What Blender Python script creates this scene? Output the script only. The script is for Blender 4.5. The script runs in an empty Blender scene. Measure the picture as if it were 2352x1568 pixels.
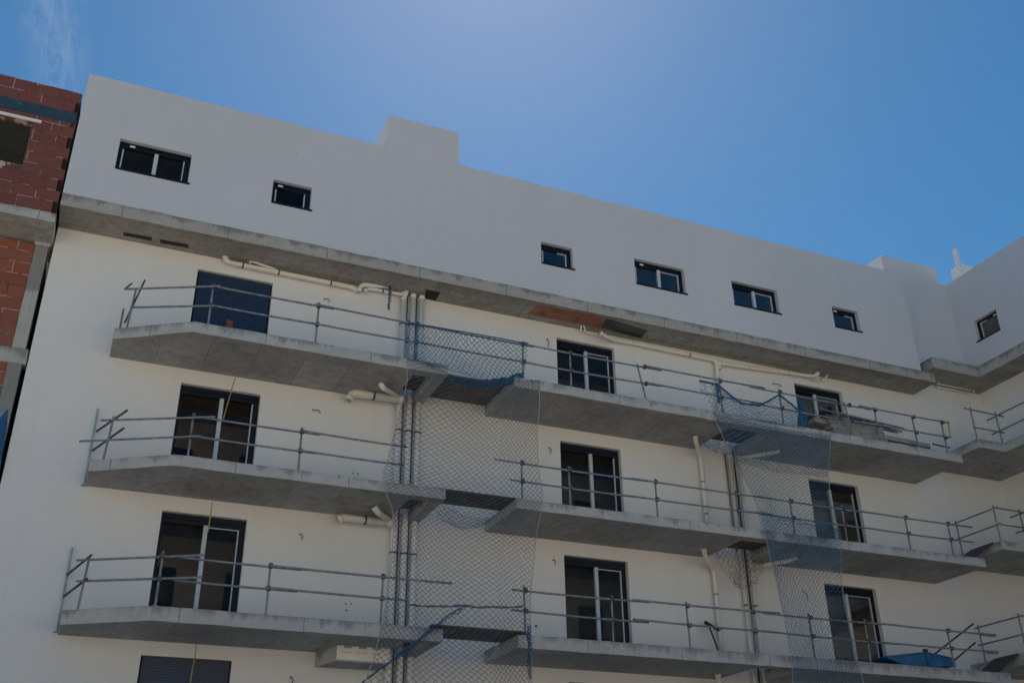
import bpy, math, random
import numpy as np
from mathutils import Vector
rnd = random.Random(7)
sc = bpy.context.scene
COL = sc.collection

# ------------------------------------------------------------------ camera (solved from the door grid of the facade)
PW, PH = 2352.0, 1568.0
YAW, PITCH, ROLL, FOC = 0.410506514, 0.478058986, -0.012987378, 2400.59
CAM = np.array([0.0, -22.586, 1.6])
_f = np.array([math.sin(YAW)*math.cos(PITCH), math.cos(YAW)*math.cos(PITCH), math.sin(PITCH)])
_r0 = np.array([math.cos(YAW), -math.sin(YAW), 0.0]); _u0 = np.cross(_r0, _f)
_r = math.cos(ROLL)*_r0 + math.sin(ROLL)*_u0; _u = -math.sin(ROLL)*_r0 + math.cos(ROLL)*_u0
def ray(px, py): return _f + _r*((px-PW/2)/FOC) + _u*((PH/2-py)/FOC)
def P(px, py, y=None, x=None, z=None):
    d = ray(px, py)
    t = (y-CAM[1])/d[1] if y is not None else (x-CAM[0])/d[0] if x is not None else (z-CAM[2])/d[2]
    return CAM + d*t
def PL(px, py, a, b):      # onto the vertical plane through plan points a and b
    n = np.array([b[1]-a[1], a[0]-b[0], 0.0]); d = ray(px, py)
    t = (np.array([a[0], a[1], 0.0])-CAM).dot(n)/d.dot(n)
    return CAM + d*t
cd = bpy.data.cameras.new('camera'); cam = bpy.data.objects.new('camera', cd); COL.objects.link(cam)
cd.sensor_width = 36.0; cd.lens = 36.0*FOC/PW; cd.clip_end = 3000; cd.clip_start = 0.1
from mathutils import Matrix
cam.matrix_world = Matrix([[_r[0], _u[0], -_f[0], CAM[0]], [_r[1], _u[1], -_f[1], CAM[1]], [_r[2], _u[2], -_f[2], CAM[2]], [0, 0, 0, 1]])
sc.camera = cam

# ------------------------------------------------------------------ sky, sun, exposure
SUN = ray(1130, -330); SUN = SUN/np.linalg.norm(SUN)
SUN_EL = math.asin(SUN[2]); SUN_AZ = math.atan2(SUN[0], SUN[1])     # azimuth from +Y towards +X
world = bpy.data.worlds.new('World'); sc.world = world; world.use_nodes = True
nt = world.node_tree; N = nt.nodes; L = nt.links
bg = N['Background']
sky = N.new('ShaderNodeTexSky'); sky.sky_type = 'NISHITA'; sky.sun_disc = False
sky.sun_elevation = SUN_EL; sky.sun_rotation = SUN_AZ
sky.altitude = 300; sky.air_density = 1.25; sky.dust_density = 0.34; sky.ozone_density = 4.0
bg.inputs['Strength'].default_value = 0.073
# a thin high cloud streak
tc = N.new('ShaderNodeTexCoord')
wd = ray(125, 95); wd = wd/np.linalg.norm(wd)
w2 = ray(140, 260); w2 = w2/np.linalg.norm(w2)
ax = w2-wd; ax = ax/np.linalg.norm(ax); sd = np.cross(wd, ax)
def dotn(v, off=0.0):
    n = N.new('ShaderNodeVectorMath'); n.operation = 'DOT_PRODUCT'; L.new(tc.outputs['Generated'], n.inputs[0]); n.inputs[1].default_value = tuple(v)
    m = N.new('ShaderNodeMath'); m.operation = 'SUBTRACT'; L.new(n.outputs['Value'], m.inputs[0]); m.inputs[1].default_value = off
    return m.outputs[0]
def mth(op, a, b=None, clamp=False, T=None):
    T = T or (N, L); n = T[0].new('ShaderNodeMath'); n.operation = op; n.use_clamp = clamp
    for i, v in enumerate((a, b)):
        if v is None: continue
        if isinstance(v, (int, float)): n.inputs[i].default_value = v
        else: T[1].new(v, n.inputs[i])
    return n.outputs[0]
da = dotn(ax, float(wd.dot(ax))); db = dotn(sd, float(wd.dot(sd)))
cn = N.new('ShaderNodeCombineXYZ'); L.new(mth('MULTIPLY', da, 30), cn.inputs[0]); L.new(mth('MULTIPLY', db, 85), cn.inputs[1])
no = N.new('ShaderNodeTexNoise'); no.inputs['Scale'].default_value = 1.0; no.inputs['Detail'].default_value = 9; no.inputs['Roughness'].default_value = 0.62; no.inputs['Distortion'].default_value = 1.1
L.new(cn.outputs[0], no.inputs['Vector'])
ea = mth('SUBTRACT', 1.0, mth('POWER', mth('ABSOLUTE', mth('MULTIPLY', da, 1/0.085)), 2.5), True)
eb = mth('SUBTRACT', 1.0, mth('POWER', mth('ABSOLUTE', mth('MULTIPLY', db, 1/0.030)), 1.5), True)
cl = mth('MULTIPLY', mth('MULTIPLY', ea, eb), mth('MULTIPLY', mth('SUBTRACT', no.outputs['Fac'], 0.34, True), 0.55), True)
front = mth('GREATER_THAN', dotn(wd), 0.5)
cl = mth('MULTIPLY', cl, front)
mx = N.new('ShaderNodeMix'); mx.data_type = 'RGBA'; L.new(cl, mx.inputs['Factor']); hs = N.new('ShaderNodeHueSaturation'); hs.inputs['Saturation'].default_value = 1.32; hs.inputs['Hue'].default_value = 0.492; L.new(sky.outputs[0], hs.inputs['Color']); L.new(hs.outputs[0], mx.inputs[6]); mx.inputs[7].default_value = (8.0, 8.6, 9.4, 1)
L.new(mx.outputs[2], bg.inputs['Color'])
sl = bpy.data.lights.new('sun', 'SUN'); sl.energy = 5.0; sl.angle = math.radians(0.53); sl.color = (1.0, 0.94, 0.85)
so = bpy.data.objects.new('sun', sl); COL.objects.link(so)
so.rotation_euler = Vector([-SUN[0], -SUN[1], -SUN[2]]).to_track_quat('-Z', 'Y').to_euler()
so.location = (0, 0, 60)
sc.view_settings.view_transform = 'Standard'; sc.view_settings.look = 'None'
sc.view_settings.exposure = 0.17; sc.view_settings.gamma = 1.0
sc.render.engine = 'CYCLES'
sc.cycles.max_bounces = 8; sc.cycles.diffuse_bounces = 5; sc.cycles.transparent_max_bounces = 12

# ------------------------------------------------------------------ materials
MAT = {}
def newmat(name):
    m = bpy.data.materials.new(name); m.use_nodes = True; MAT[name] = m
    t = m.node_tree; return m, t.nodes, t.links, t.nodes['Principled BSDF']
def pos(Nn, Ll, scale=(1, 1, 1)):
    g = Nn.new('ShaderNodeNewGeometry'); mp = Nn.new('ShaderNodeMapping'); mp.inputs['Scale'].default_value = scale
    Ll.new(g.outputs['Position'], mp.inputs['Vector']); return mp.outputs[0]
def noise(Nn, Ll, vec, scale, detail=5, rough=0.55, dist=0.0):
    n = Nn.new('ShaderNodeTexNoise'); n.inputs['Scale'].default_value = scale; n.inputs['Detail'].default_value = detail
    n.inputs['Roughness'].default_value = rough; n.inputs['Distortion'].default_value = dist
    Ll.new(vec, n.inputs['Vector']); return n.outputs['Fac']
def ramp(Nn, Ll, fac, stops):
    r = Nn.new('ShaderNodeValToRGB'); e = r.color_ramp.elements
    while len(e) < len(stops): e.new(0.5)
    for i, (p, c) in enumerate(stops): e[i].position = p; e[i].color = (c[0], c[1], c[2], 1)
    Ll.new(fac, r.inputs[0]); return r.outputs[0]
def mixc(Nn, Ll, fac, a, b, mode='MIX'):
    m = Nn.new('ShaderNodeMix'); m.data_type = 'RGBA'; m.blend_type = mode
    if isinstance(fac, (int, float)): m.inputs[0].default_value = fac
    else: Ll.new(fac, m.inputs[0])
    for k, v in ((6, a), (7, b)):
        if isinstance(v, tuple): m.inputs[k].default_value = (v[0], v[1], v[2], 1)
        else: Ll.new(v, m.inputs[k])
    return m.outputs[2]
def bump(Nn, Ll, h, dist, strength=0.6):
    b = Nn.new('ShaderNodeBump'); b.inputs['Distance'].default_value = dist; b.inputs['Strength'].default_value = strength
    Ll.new(h, b.inputs['Height']); return b.outputs[0]
def plain(name, col, rough=0.5, metal=0.0, var=0.12, sc_=6.0, spec=None):
    m, n, l, b = newmat(name)
    f = noise(n, l, pos(n, l), sc_, 4)
    lo = tuple(c*(1-var) for c in col); hi = tuple(min(1, c*(1+var)) for c in col)
    l.new(ramp(n, l, f, [(0.3, lo), (0.7, hi)]), b.inputs['Base Color'])
    b.inputs['Roughness'].default_value = rough; b.inputs['Metallic'].default_value = metal
    if spec is not None: b.inputs['Specular IOR Level'].default_value = spec
    return m

# render/plaster: near white with faint trowel patches and rain marks; the attic has a cooler grey-white coat
def plaster(name, lo, hi, mark):
    m, n, l, b = newmat(name)
    a = noise(n, l, pos(n, l), 0.35, 4); c = noise(n, l, pos(n, l, (3.0, 3.0, 0.35)), 1.2, 4); d = noise(n, l, pos(n, l), 30, 4); e = noise(n, l, pos(n, l), 2.2, 5, 0.6)
    base = ramp(n, l, mth('ADD', mth('MULTIPLY', a, 0.7, False, (n, l)), mth('MULTIPLY', e, 0.3, False, (n, l)), False, (n, l)), [(0.32, lo), (0.68, hi)])
    base = mixc(n, l, mth('MULTIPLY', mth('SUBTRACT', c, 0.52, True, (n, l)), 0.55, True, (n, l)), base, mark)
    l.new(base, b.inputs['Base Color']); b.inputs['Roughness'].default_value = 0.9; b.inputs['Specular IOR Level'].default_value = 0.2
    l.new(bump(n, l, mth('ADD', mth('MULTIPLY', d, 0.25, False, (n, l)), mth('MULTIPLY', a, 2.0, False, (n, l)), False, (n, l)), 0.006, 0.35), b.inputs['Normal'])
plaster('plaster', (0.790, 0.781, 0.768), (0.842, 0.833, 0.820), (0.62, 0.61, 0.595))
plaster('plaster_attic', (0.604, 0.622, 0.668), (0.652, 0.670, 0.714), (0.52, 0.53, 0.57))

def concrete(name, tint=(1, 1, 1), boards=True, streak=0.5, lengthwise=False, fascia=True):
    m, n, l, b = newmat(name)
    p = pos(n, l)
    big = noise(n, l, p, 0.9, 6, 0.6); mid = noise(n, l, p, 5.0, 6, 0.65); fine = noise(n, l, p, 40, 4)
    k = lambda c: tuple(c[i]*tint[i] for i in range(3))
    col = ramp(n, l, big, [(0.28, k((0.20, 0.19, 0.175))), (0.5, k((0.31, 0.30, 0.28))), (0.75, k((0.42, 0.41, 0.39)))])
    col = mixc(n, l, 0.45, col, ramp(n, l, mid, [(0.3, k((0.17, 0.165, 0.155))), (0.65, k((0.42, 0.41, 0.39)))]))
    # vertical run-off streaks
    st = noise(n, l, pos(n, l, (7.0, 7.0, 0.25)), 1.6, 5, 0.7)
    gate = noise(n, l, pos(n, l, (1, 1, 0.3)), 1.1, 2)
    sf = mth('MULTIPLY', mth('MULTIPLY', mth('SUBTRACT', st, 0.5, True, (n, l)), 4.0*streak, True, (n, l)), mth('MULTIPLY', mth('SUBTRACT', gate, 0.42, True, (n, l)), 5.0, True, (n, l)), True, (n, l))
    col = mixc(n, l, sf, col, k((0.10, 0.098, 0.092)))
    # lime bloom
    bl = noise(n, l, pos(n, l, (2.0, 2.0, 5.0)), 2.3, 5, 0.7)
    col = mixc(n, l, mth('MULTIPLY', mth('SUBTRACT', bl, 0.60, True, (n, l)), 3.0, True, (n, l)), col, k((0.58, 0.57, 0.55)))
    h = mth('ADD', mth('MULTIPLY', mid, 1.0, False, (n, l)), mth('MULTIPLY', fine, 0.4, False, (n, l)), False, (n, l))
    if fascia:
        # edge faces: soot along the top arris, a paler tone over the whole edge face, vertical form joints
        to = n.new('ShaderNodeTexCoord'); so_ = n.new('ShaderNodeSeparateXYZ'); l.new(to.outputs['Object'], so_.inputs[0])
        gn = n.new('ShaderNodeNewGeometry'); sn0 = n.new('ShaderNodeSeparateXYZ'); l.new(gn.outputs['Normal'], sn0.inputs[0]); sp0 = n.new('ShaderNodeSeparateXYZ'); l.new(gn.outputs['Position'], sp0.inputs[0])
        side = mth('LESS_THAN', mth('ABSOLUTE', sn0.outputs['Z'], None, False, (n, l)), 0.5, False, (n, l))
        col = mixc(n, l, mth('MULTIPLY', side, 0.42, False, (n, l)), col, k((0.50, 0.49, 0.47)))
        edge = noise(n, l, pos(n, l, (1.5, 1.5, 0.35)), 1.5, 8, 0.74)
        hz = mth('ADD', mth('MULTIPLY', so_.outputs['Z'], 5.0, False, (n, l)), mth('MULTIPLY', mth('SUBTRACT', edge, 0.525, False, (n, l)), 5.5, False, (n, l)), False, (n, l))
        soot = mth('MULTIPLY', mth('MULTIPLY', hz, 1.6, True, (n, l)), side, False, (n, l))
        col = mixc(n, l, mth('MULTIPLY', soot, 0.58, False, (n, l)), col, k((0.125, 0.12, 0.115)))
        ob_ = n.new('ShaderNodeObjectInfo')
        jn = mth('LESS_THAN', mth('FRACT', mth('DIVIDE', mth('ADD', mth('ADD', sp0.outputs['X'], mth('MULTIPLY', ob_.outputs['Random'], 2.37, False, (n, l)), False, (n, l)), mth('MULTIPLY', edge, 0.02, False, (n, l)), False, (n, l)), 2.37, False, (n, l)), None, False, (n, l)), 0.010, False, (n, l))
        col = mixc(n, l, mth('MULTIPLY', mth('MULTIPLY', jn, side, False, (n, l)), 0.6, False, (n, l)), col, k((0.12, 0.115, 0.11)))
    if boards:
        # formwork boards pressed into the soffit: seams across (x) and shorter joints (y)
        g = n.new('ShaderNodeNewGeometry'); s = n.new('ShaderNodeSeparateXYZ'); l.new(g.outputs['Position'], s.inputs[0])
        sn = n.new('ShaderNodeSeparateXYZ'); l.new(g.outputs['Normal'], sn.inputs[0])
        down = mth('LESS_THAN', sn.outputs['Z'], -0.7, False, (n, l))
        SX, SY = (2.5, 0.21) if lengthwise else (1.03, 0.52)
        wob = mth('MULTIPLY', noise(n, l, p, 1.3, 2), 0.05, False, (n, l))
        xs = mth('FRACT', mth('DIVIDE', mth('ADD', s.outputs['X'], wob, False, (n, l)), SX, False, (n, l)), None, False, (n, l))
        ys = mth('FRACT', mth('DIVIDE', mth('ADD', s.outputs['Y'], wob, False, (n, l)), SY, False, (n, l)), None, False, (n, l))
        lx = mth('LESS_THAN', xs, 0.008 if lengthwise else 0.022, False, (n, l)); ly = mth('MULTIPLY', mth('LESS_THAN', ys, 0.07 if lengthwise else 0.02, False, (n, l)), 0.8 if lengthwise else 0.35, False, (n, l))
        seam = mth('MULTIPLY', mth('MAXIMUM', lx, ly, False, (n, l)), down, False, (n, l))
        seam = mth('MULTIPLY', seam, mth('MULTIPLY', mth('SUBTRACT', big, 0.30, True, (n, l)), 3.0, True, (n, l)), False, (n, l))
        col = mixc(n, l, mth('MULTIPLY', seam, 0.42, False, (n, l)), col, k((0.07, 0.065, 0.06)))
        cell = mth('FLOOR', mth('DIVIDE', mth('ADD', s.outputs['Y' if lengthwise else 'X'], wob, False, (n, l)), SY if lengthwise else SX, False, (n, l)), None, False, (n, l))
        wn = n.new('ShaderNodeTexWhiteNoise'); wn.noise_dimensions = '1D'; l.new(cell, wn.inputs['W'])
        col = mixc(n, l, mth('MULTIPLY', mth('MULTIPLY', wn.outputs['Value'], 0.42 if lengthwise else 0.22, False, (n, l)), down, False, (n, l)), col, k((0.16, 0.145, 0.125)))
        h = mth('SUBTRACT', h, mth('MULTIPLY', seam, 2.5, False, (n, l)), False, (n, l))
    l.new(col, b.inputs['Base Color']); b.inputs['Roughness'].default_value = 0.92; b.inputs['Specular IOR Level'].default_value = 0.2
    l.new(bump(n, l, h, 0.012, 0.7), b.inputs['Normal'])
    return m
concrete('concrete', (1.24, 1.27, 1.32))
concrete('concrete_boarded', (1.12, 1.11, 1.08), True, 0.6, True)
concrete('concrete_column', (1.2, 1.25, 1.25), False, 0.8)

m, n, l, b = newmat('brick')
oi = n.new('ShaderNodeObjectInfo')
col = ramp(n, l, oi.outputs['Random'], [(0.0, (0.170, 0.058, 0.050)), (0.5, (0.205, 0.068, 0.056)), (1.0, (0.19, 0.072, 0.062))])
f = noise(n, l, pos(n, l), 7, 5); col = mixc(n, l, mth('MULTIPLY', mth('SUBTRACT', f, 0.5, True, (n, l)), 2.0, True, (n, l)), col, (0.20, 0.10, 0.08))
l.new(col, b.inputs['Base Color']); b.inputs['Roughness'].default_value = 0.85
w = n.new('ShaderNodeTexWave'); w.bands_direction = 'Z'; w.inputs['Scale'].default_value = 9.0; l.new(pos(n, l), w.inputs['Vector'])
l.new(bump(n, l, mth('ADD', f, mth('MULTIPLY', w.outputs['Fac'], 0.5, False, (n, l)), False, (n, l)), 0.004, 0.6), b.inputs['Normal'])
m, n, l, b = newmat('mortar')
f = noise(n, l, pos(n, l), 2.2, 5, 0.7)
l.new(ramp(n, l, f, [(0.47, (0.15, 0.062, 0.052)), (0.54, (0.52, 0.43, 0.38))]), b.inputs['Base Color']); b.inputs['Roughness'].default_value = 0.95
m, n, l, b = newmat('brick_orange')
oi = n.new('ShaderNodeObjectInfo')
col = ramp(n, l, oi.outputs['Random'], [(0.0, (0.245, 0.078, 0.050)), (0.5, (0.31, 0.098, 0.062)), (1.0, (0.27, 0.10, 0.07))])
f = noise(n, l, pos(n, l), 7, 5); col = mixc(n, l, mth('MULTIPLY', mth('SUBTRACT', f, 0.5, True, (n, l)), 2.0, True, (n, l)), col, (0.20, 0.10, 0.08))
l.new(col, b.inputs['Base Color']); b.inputs['Roughness'].default_value = 0.85; l.new(bump(n, l, f, 0.004, 0.6), b.inputs['Normal'])
plain('notch_shade', (0.035, 0.018, 0.014), 0.9)  # near-black: shade of the toothing notches put into the colour
m, n, l, b = newmat('membrane')
f = noise(n, l, pos(n, l), 5, 6, 0.7)
l.new(ramp(n, l, f, [(0.35, (0.022, 0.048, 0.085)), (0.62, (0.045, 0.085, 0.125)), (0.70, (0.16, 0.19, 0.20))]), b.inputs['Base Color']); b.inputs['Roughness'].default_value = 0.5
plain('navy_metal', (0.006, 0.011, 0.024), 0.45, 0.0, 0.15, 6.0, 0.3)
plain('shutter_blue', (0.020, 0.040, 0.085), 0.4, 0.0, 0.12)
plain('film_white', (0.55, 0.62, 0.68), 0.35, 0.0, 0.08)
plain('sticker', (0.8, 0.8, 0.78), 0.6)
plain('galvanised', (0.235, 0.265, 0.30), 0.55, 0.25, 0.35, 9.0)
plain('galvanised_dark', (0.10, 0.105, 0.11), 0.6, 0.4, 0.4, 9.0)
plain('post_green', (0.32, 0.45, 0.48), 0.6, 0.1, 0.2)
plain('pvc', (0.82, 0.80, 0.73), 0.35, 0.0, 0.06, 3.0)
plain('pvc_grey', (0.84, 0.85, 0.86), 0.35, 0.0, 0.08, 3.0)
plain('pipe_black', (0.02, 0.02, 0.022), 0.4)
plain('conduit_red', (0.26, 0.15, 0.12), 0.5)
plain('clamp_metal', (0.07, 0.07, 0.075), 0.5, 0.4)
plain('net_cord', (0.080, 0.120, 0.160), 0.8, 0.0, 0.3)
plain('net_blue', (0.055, 0.165, 0.275), 0.75, 0.0, 0.3)
plain('net_deep', (0.012, 0.095, 0.230), 0.7, 0.0, 0.35, 12)
plain('rope_white', (0.45, 0.44, 0.42), 0.9)
plain('rope_yellow', (0.40, 0.32, 0.08), 0.8, 0.0, 0.3)
plain('timber', (0.36, 0.30, 0.23), 0.8, 0.0, 0.3, 5)
plain('timber_grey', (0.30, 0.29, 0.27), 0.85, 0.0, 0.3, 5)
plain('clay_muted', (0.33, 0.145, 0.090), 0.9, 0.0, 0.35, 4)
plain('interior_dark', (0.095, 0.115, 0.12), 0.95)
plain('board_brown', (0.12, 0.095, 0.075), 0.8, 0.0, 0.35, 4)
plain('board_dark', (0.055, 0.055, 0.058), 0.7, 0.0, 0.4, 4)
plain('tarp_blue', (0.012, 0.090, 0.220), 0.45, 0.0, 0.25, 4)
plain('skip_blue', (0.012, 0.125, 0.27), 0.45, 0.0, 0.3, 3)
plain('foam', (0.90, 0.88, 0.83), 0.9, 0.0, 0.05)
plain('print', (0.18, 0.17, 0.16), 0.9)
plain('wire', (0.10, 0.08, 0.06), 0.6)
plain('film_black', (0.018, 0.020, 0.028), 0.3, 0.0, 0.5, 5)
plain('interior', (0.30, 0.255, 0.21), 0.9, 0.0, 0.25, 3.0)
plain('room_paint', (0.46, 0.42, 0.37), 0.9, 0.0, 0.12, 1.5)
plain('yellow_paint', (0.55, 0.36, 0.02), 0.5)
plain('opening_shade', (0.03, 0.028, 0.026), 0.95)  # near-black: shade inside the soffit openings put into the colour
m, n, l, b = newmat('ground')
f = noise(n, l, pos(n, l), 0.25, 8, 0.6); f2 = noise(n, l, pos(n, l), 6, 5)
col = ramp(n, l, f, [(0.3, (0.47, 0.40, 0.31)), (0.7, (0.60, 0.52, 0.41))]); col = mixc(n, l, 0.3, col, ramp(n, l, f2, [(0.3, (0.38, 0.32, 0.25)), (0.7, (0.60, 0.53, 0.42))]))
l.new(col, b.inputs['Base Color']); b.inputs['Roughness'].default_value = 0.95; l.new(bump(n, l, f2, 0.03), b.inputs['Normal'])
plain('cream_bounce', (0.70, 0.64, 0.55), 0.9, 0.0, 0.08, 0.4)  # pale colour chosen so the unseen block opposite bounces warm light
# window glass: mirror-like skin over a clear, slightly grey pane
m, n, l, b = newmat('glass')
n.remove(b); out = n['Material Output']
tr = n.new('ShaderNodeBsdfTransparent'); tr.inputs[0].default_value = (0.93, 0.91, 0.88, 1)
gl = n.new('ShaderNodeBsdfGlossy'); gl.inputs['Roughness'].default_value = 0.012; gl.inputs['Color'].default_value = (0.95, 0.95, 0.95, 1)
fr = n.new('ShaderNodeFresnel'); fr.inputs['IOR'].default_value = 1.55
mixs = n.new('ShaderNodeMixShader'); l.new(mth('MULTIPLY', fr.outputs[0], 0.20, True, (n, l)), mixs.inputs[0]); l.new(tr.outputs[0], mixs.inputs[1]); l.new(gl.outputs[0], mixs.inputs[2]); l.new(mixs.outputs[0], out.inputs['Surface'])
bb = n.new('ShaderNodeTexNoise'); bb.inputs['Scale'].default_value = 1.2; bmp = n.new('ShaderNodeBump'); bmp.inputs['Distance'].default_value = 0.004; bmp.inputs['Strength'].default_value = 0.25
l.new(bb.outputs['Fac'], bmp.inputs['Height']); l.new(bmp.outputs[0], gl.inputs['Normal'])

# ------------------------------------------------------------------ mesh builder
class MB:
    def __init__(s): s.v = []; s.f = []
    def add(s, vs, fs):
        o = len(s.v); s.v += [tuple(map(float, q)) for q in vs]; s.f += [tuple(i+o for i in q) for q in fs]; return s
    def box(s, x0, x1, y0, y1, z0, z1):
        return s.add([(x0,y0,z0),(x1,y0,z0),(x1,y1,z0),(x0,y1,z0),(x0,y0,z1),(x1,y0,z1),(x1,y1,z1),(x0,y1,z1)],
                     [(0,3,2,1),(4,5,6,7),(0,1,5,4),(1,2,6,5),(2,3,7,6),(3,0,4,7)])
    def obox(s, c, ax, ay, az):          # oriented box: centre and three half-axis vectors
        c, ax, ay, az = map(np.array, (c, ax, ay, az)); vs = []
        for k in (-1, 1):
            for (i, j) in ((-1,-1),(1,-1),(1,1),(-1,1)): vs.append(c+ax*i+ay*j+az*k)
        return s.add(vs, [(0,3,2,1),(4,5,6,7),(0,1,5,4),(1,2,6,5),(2,3,7,6),(3,0,4,7)])
    def prism(s, poly, z0, z1):          # plan polygon (counter-clockwise) extruded in z
        k = len(poly)
        return s.add([(p[0],p[1],z0) for p in poly]+[(p[0],p[1],z1) for p in poly],
              [tuple(range(k-1,-1,-1)), tuple(range(k,2*k))]+[(i,(i+1)%k,(i+1)%k+k,i+k) for i in range(k)])
    def tube(s, pts, r, k=8, cap=True):
        pts = [np.array(p, float) for p in pts]; n = len(pts); rs = r if isinstance(r, (list, tuple)) else [r]*n
        T = []
        for i in range(n):
            a = pts[max(i-1,0)]; c = pts[min(i+1,n-1)]
            t = (c-a); 
            if 0 < i < n-1:
                u1 = pts[i]-a; u2 = c-pts[i]; t = u1/(np.linalg.norm(u1)+1e-9)+u2/(np.linalg.norm(u2)+1e-9)
            T.append(t/(np.linalg.norm(t)+1e-9))
        ref = np.array([0,0,1.0]) if abs(T[0][2]) < 0.9 else np.array([1.0,0,0])
        nrm = np.cross(T[0], ref); nrm /= np.linalg.norm(nrm); o = len(s.v)
        for i in range(n):
            nrm = nrm-T[i]*nrm.dot(T[i]); nrm /= (np.linalg.norm(nrm)+1e-9); bi = np.cross(T[i], nrm)
            for j in range(k):
                a = 2*math.pi*j/k; q = pts[i]+(nrm*math.cos(a)+bi*math.sin(a))*rs[i]; s.v.append(tuple(q))
        for i in range(n-1):
            for j in range(k): s.f.append((o+i*k+j, o+i*k+(j+1)%k, o+(i+1)*k+(j+1)%k, o+(i+1)*k+j))
        if cap: s.f.append(tuple(o+j for j in range(k-1,-1,-1))); s.f.append(tuple(o+(n-1)*k+j for j in range(k)))
        return s
    def cyl(s, c, axis, r, h, k=12):
        c = np.array(c, float); axis = np.array(axis, float); axis /= np.linalg.norm(axis)
        return s.tube([c-axis*h/2, c+axis*h/2], r, k)
def fillet(pts, rad, k=5):               # round the corners of a polyline
    pts = [np.array(p, float) for p in pts]; out = [pts[0]]
    for i in range(1, len(pts)-1):
        a, p, c = pts[i-1], pts[i], pts[i+1]; d1 = a-p; d2 = c-p; l1 = np.linalg.norm(d1); l2 = np.linalg.norm(d2)
        rr = min(rad, l1*0.45, l2*0.45); q1 = p+d1/l1*rr; q2 = p+d2/l2*rr
        for t in np.linspace(0, 1, k): out.append(q1*(1-t)**2+p*2*t*(1-t)+q2*t*t)
    return out+[pts[-1]]
def mesh_obj(name, mb, mat, parent=None, smooth=False, origin=None):
    v = np.array(mb.v); c = (v.min(0)+v.max(0))/2 if origin is None else np.array(origin, float)
    me = bpy.data.meshes.new(name); me.from_pydata([tuple(q) for q in (v-c)], [], mb.f); me.update()
    me.materials.append(MAT[mat])
    if smooth: me.polygons.foreach_set('use_smooth', [True]*len(me.polygons))
    o = bpy.data.objects.new(name, me); COL.objects.link(o)
    off = np.array(WL.get(parent.name, (0,0,0))) if parent else np.zeros(3)
    o.location = tuple(c-off)
    if parent: o.parent = parent
    WL[o.name] = tuple(c)
    return o
WL = {}
def thing(name, label, cat, loc=(0,0,0), group=None):
    o = bpy.data.objects.new(name, None); COL.objects.link(o); o.location = tuple(map(float, loc)); o.empty_display_size = 0.2
    WL[o.name] = tuple(map(float, loc)); o['label'] = label; o['category'] = cat
    if group: o['group'] = group
    return o
def tag(o, label, cat, group=None):
    o['label'] = label; o['category'] = cat
    if group: o['group'] = group
    return o
def inst(src, name, loc, parent):        # another copy of a piece that shares its mesh
    o = src.copy(); o.name = name; COL.objects.link(o); off = np.array(WL[parent.name]); o.location = tuple(np.array(loc)-off); o.parent = parent
    WL[o.name] = tuple(loc); return o
def bevel(o, w, seg=2):
    m = o.modifiers.new('bevel', 'BEVEL'); m.width = w; m.segments = seg; m.limit_method = 'ANGLE'; m.angle_limit = math.radians(40); return o

# wall sheet with openings: plane y=y0 (thickness th behind) or plane x=x0 when axis='x'
def wall(u0, u1, z0, z1, face, th, holes, axis='y', sgn=1):
    us = sorted(set([u0, u1]+[h[0] for h in holes]+[h[1] for h in holes])); zs = sorted(set([z0, z1]+[h[2] for h in holes]+[h[3] for h in holes]))
    mb = MB()
    def pt(u, w, z): return (u, face+sgn*w, z) if axis == 'y' else (face+sgn*w, u, z)
    def solid(i, j):
        if i < 0 or j < 0 or i >= len(us)-1 or j >= len(zs)-1: return False
        cu = (us[i]+us[i+1])/2; cz = (zs[j]+zs[j+1])/2
        return not any(h[0] < cu < h[1] and h[2] < cz < h[3] for h in holes)
    for i in range(len(us)-1):
        for j in range(len(zs)-1):
            if not solid(i, j): continue
            a, b2, c, d = us[i], us[i+1], zs[j], zs[j+1]
            mb.add([pt(a,0,c),pt(b2,0,c),pt(b2,0,d),pt(a,0,d)], [(0,1,2,3)]); mb.add([pt(a,th,c),pt(b2,th,c),pt(b2,th,d),pt(a,th,d)], [(3,2,1,0)])
            if not solid(i-1,j): mb.add([pt(a,0,c),pt(a,th,c),pt(a,th,d),pt(a,0,d)], [(3,2,1,0)])
            if not solid(i+1,j): mb.add([pt(b2,0,c),pt(b2,th,c),pt(b2,th,d),pt(b2,0,d)], [(0,1,2,3)])
            if not solid(i,j-1): mb.add([pt(a,0,c),pt(b2,0,c),pt(b2,th,c),pt(a,th,c)], [(3,2,1,0)])
            if not solid(i,j+1): mb.add([pt(a,0,d),pt(b2,0,d),pt(b2,th,d),pt(a,th,d)], [(0,1,2,3)])
    return mb
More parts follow.
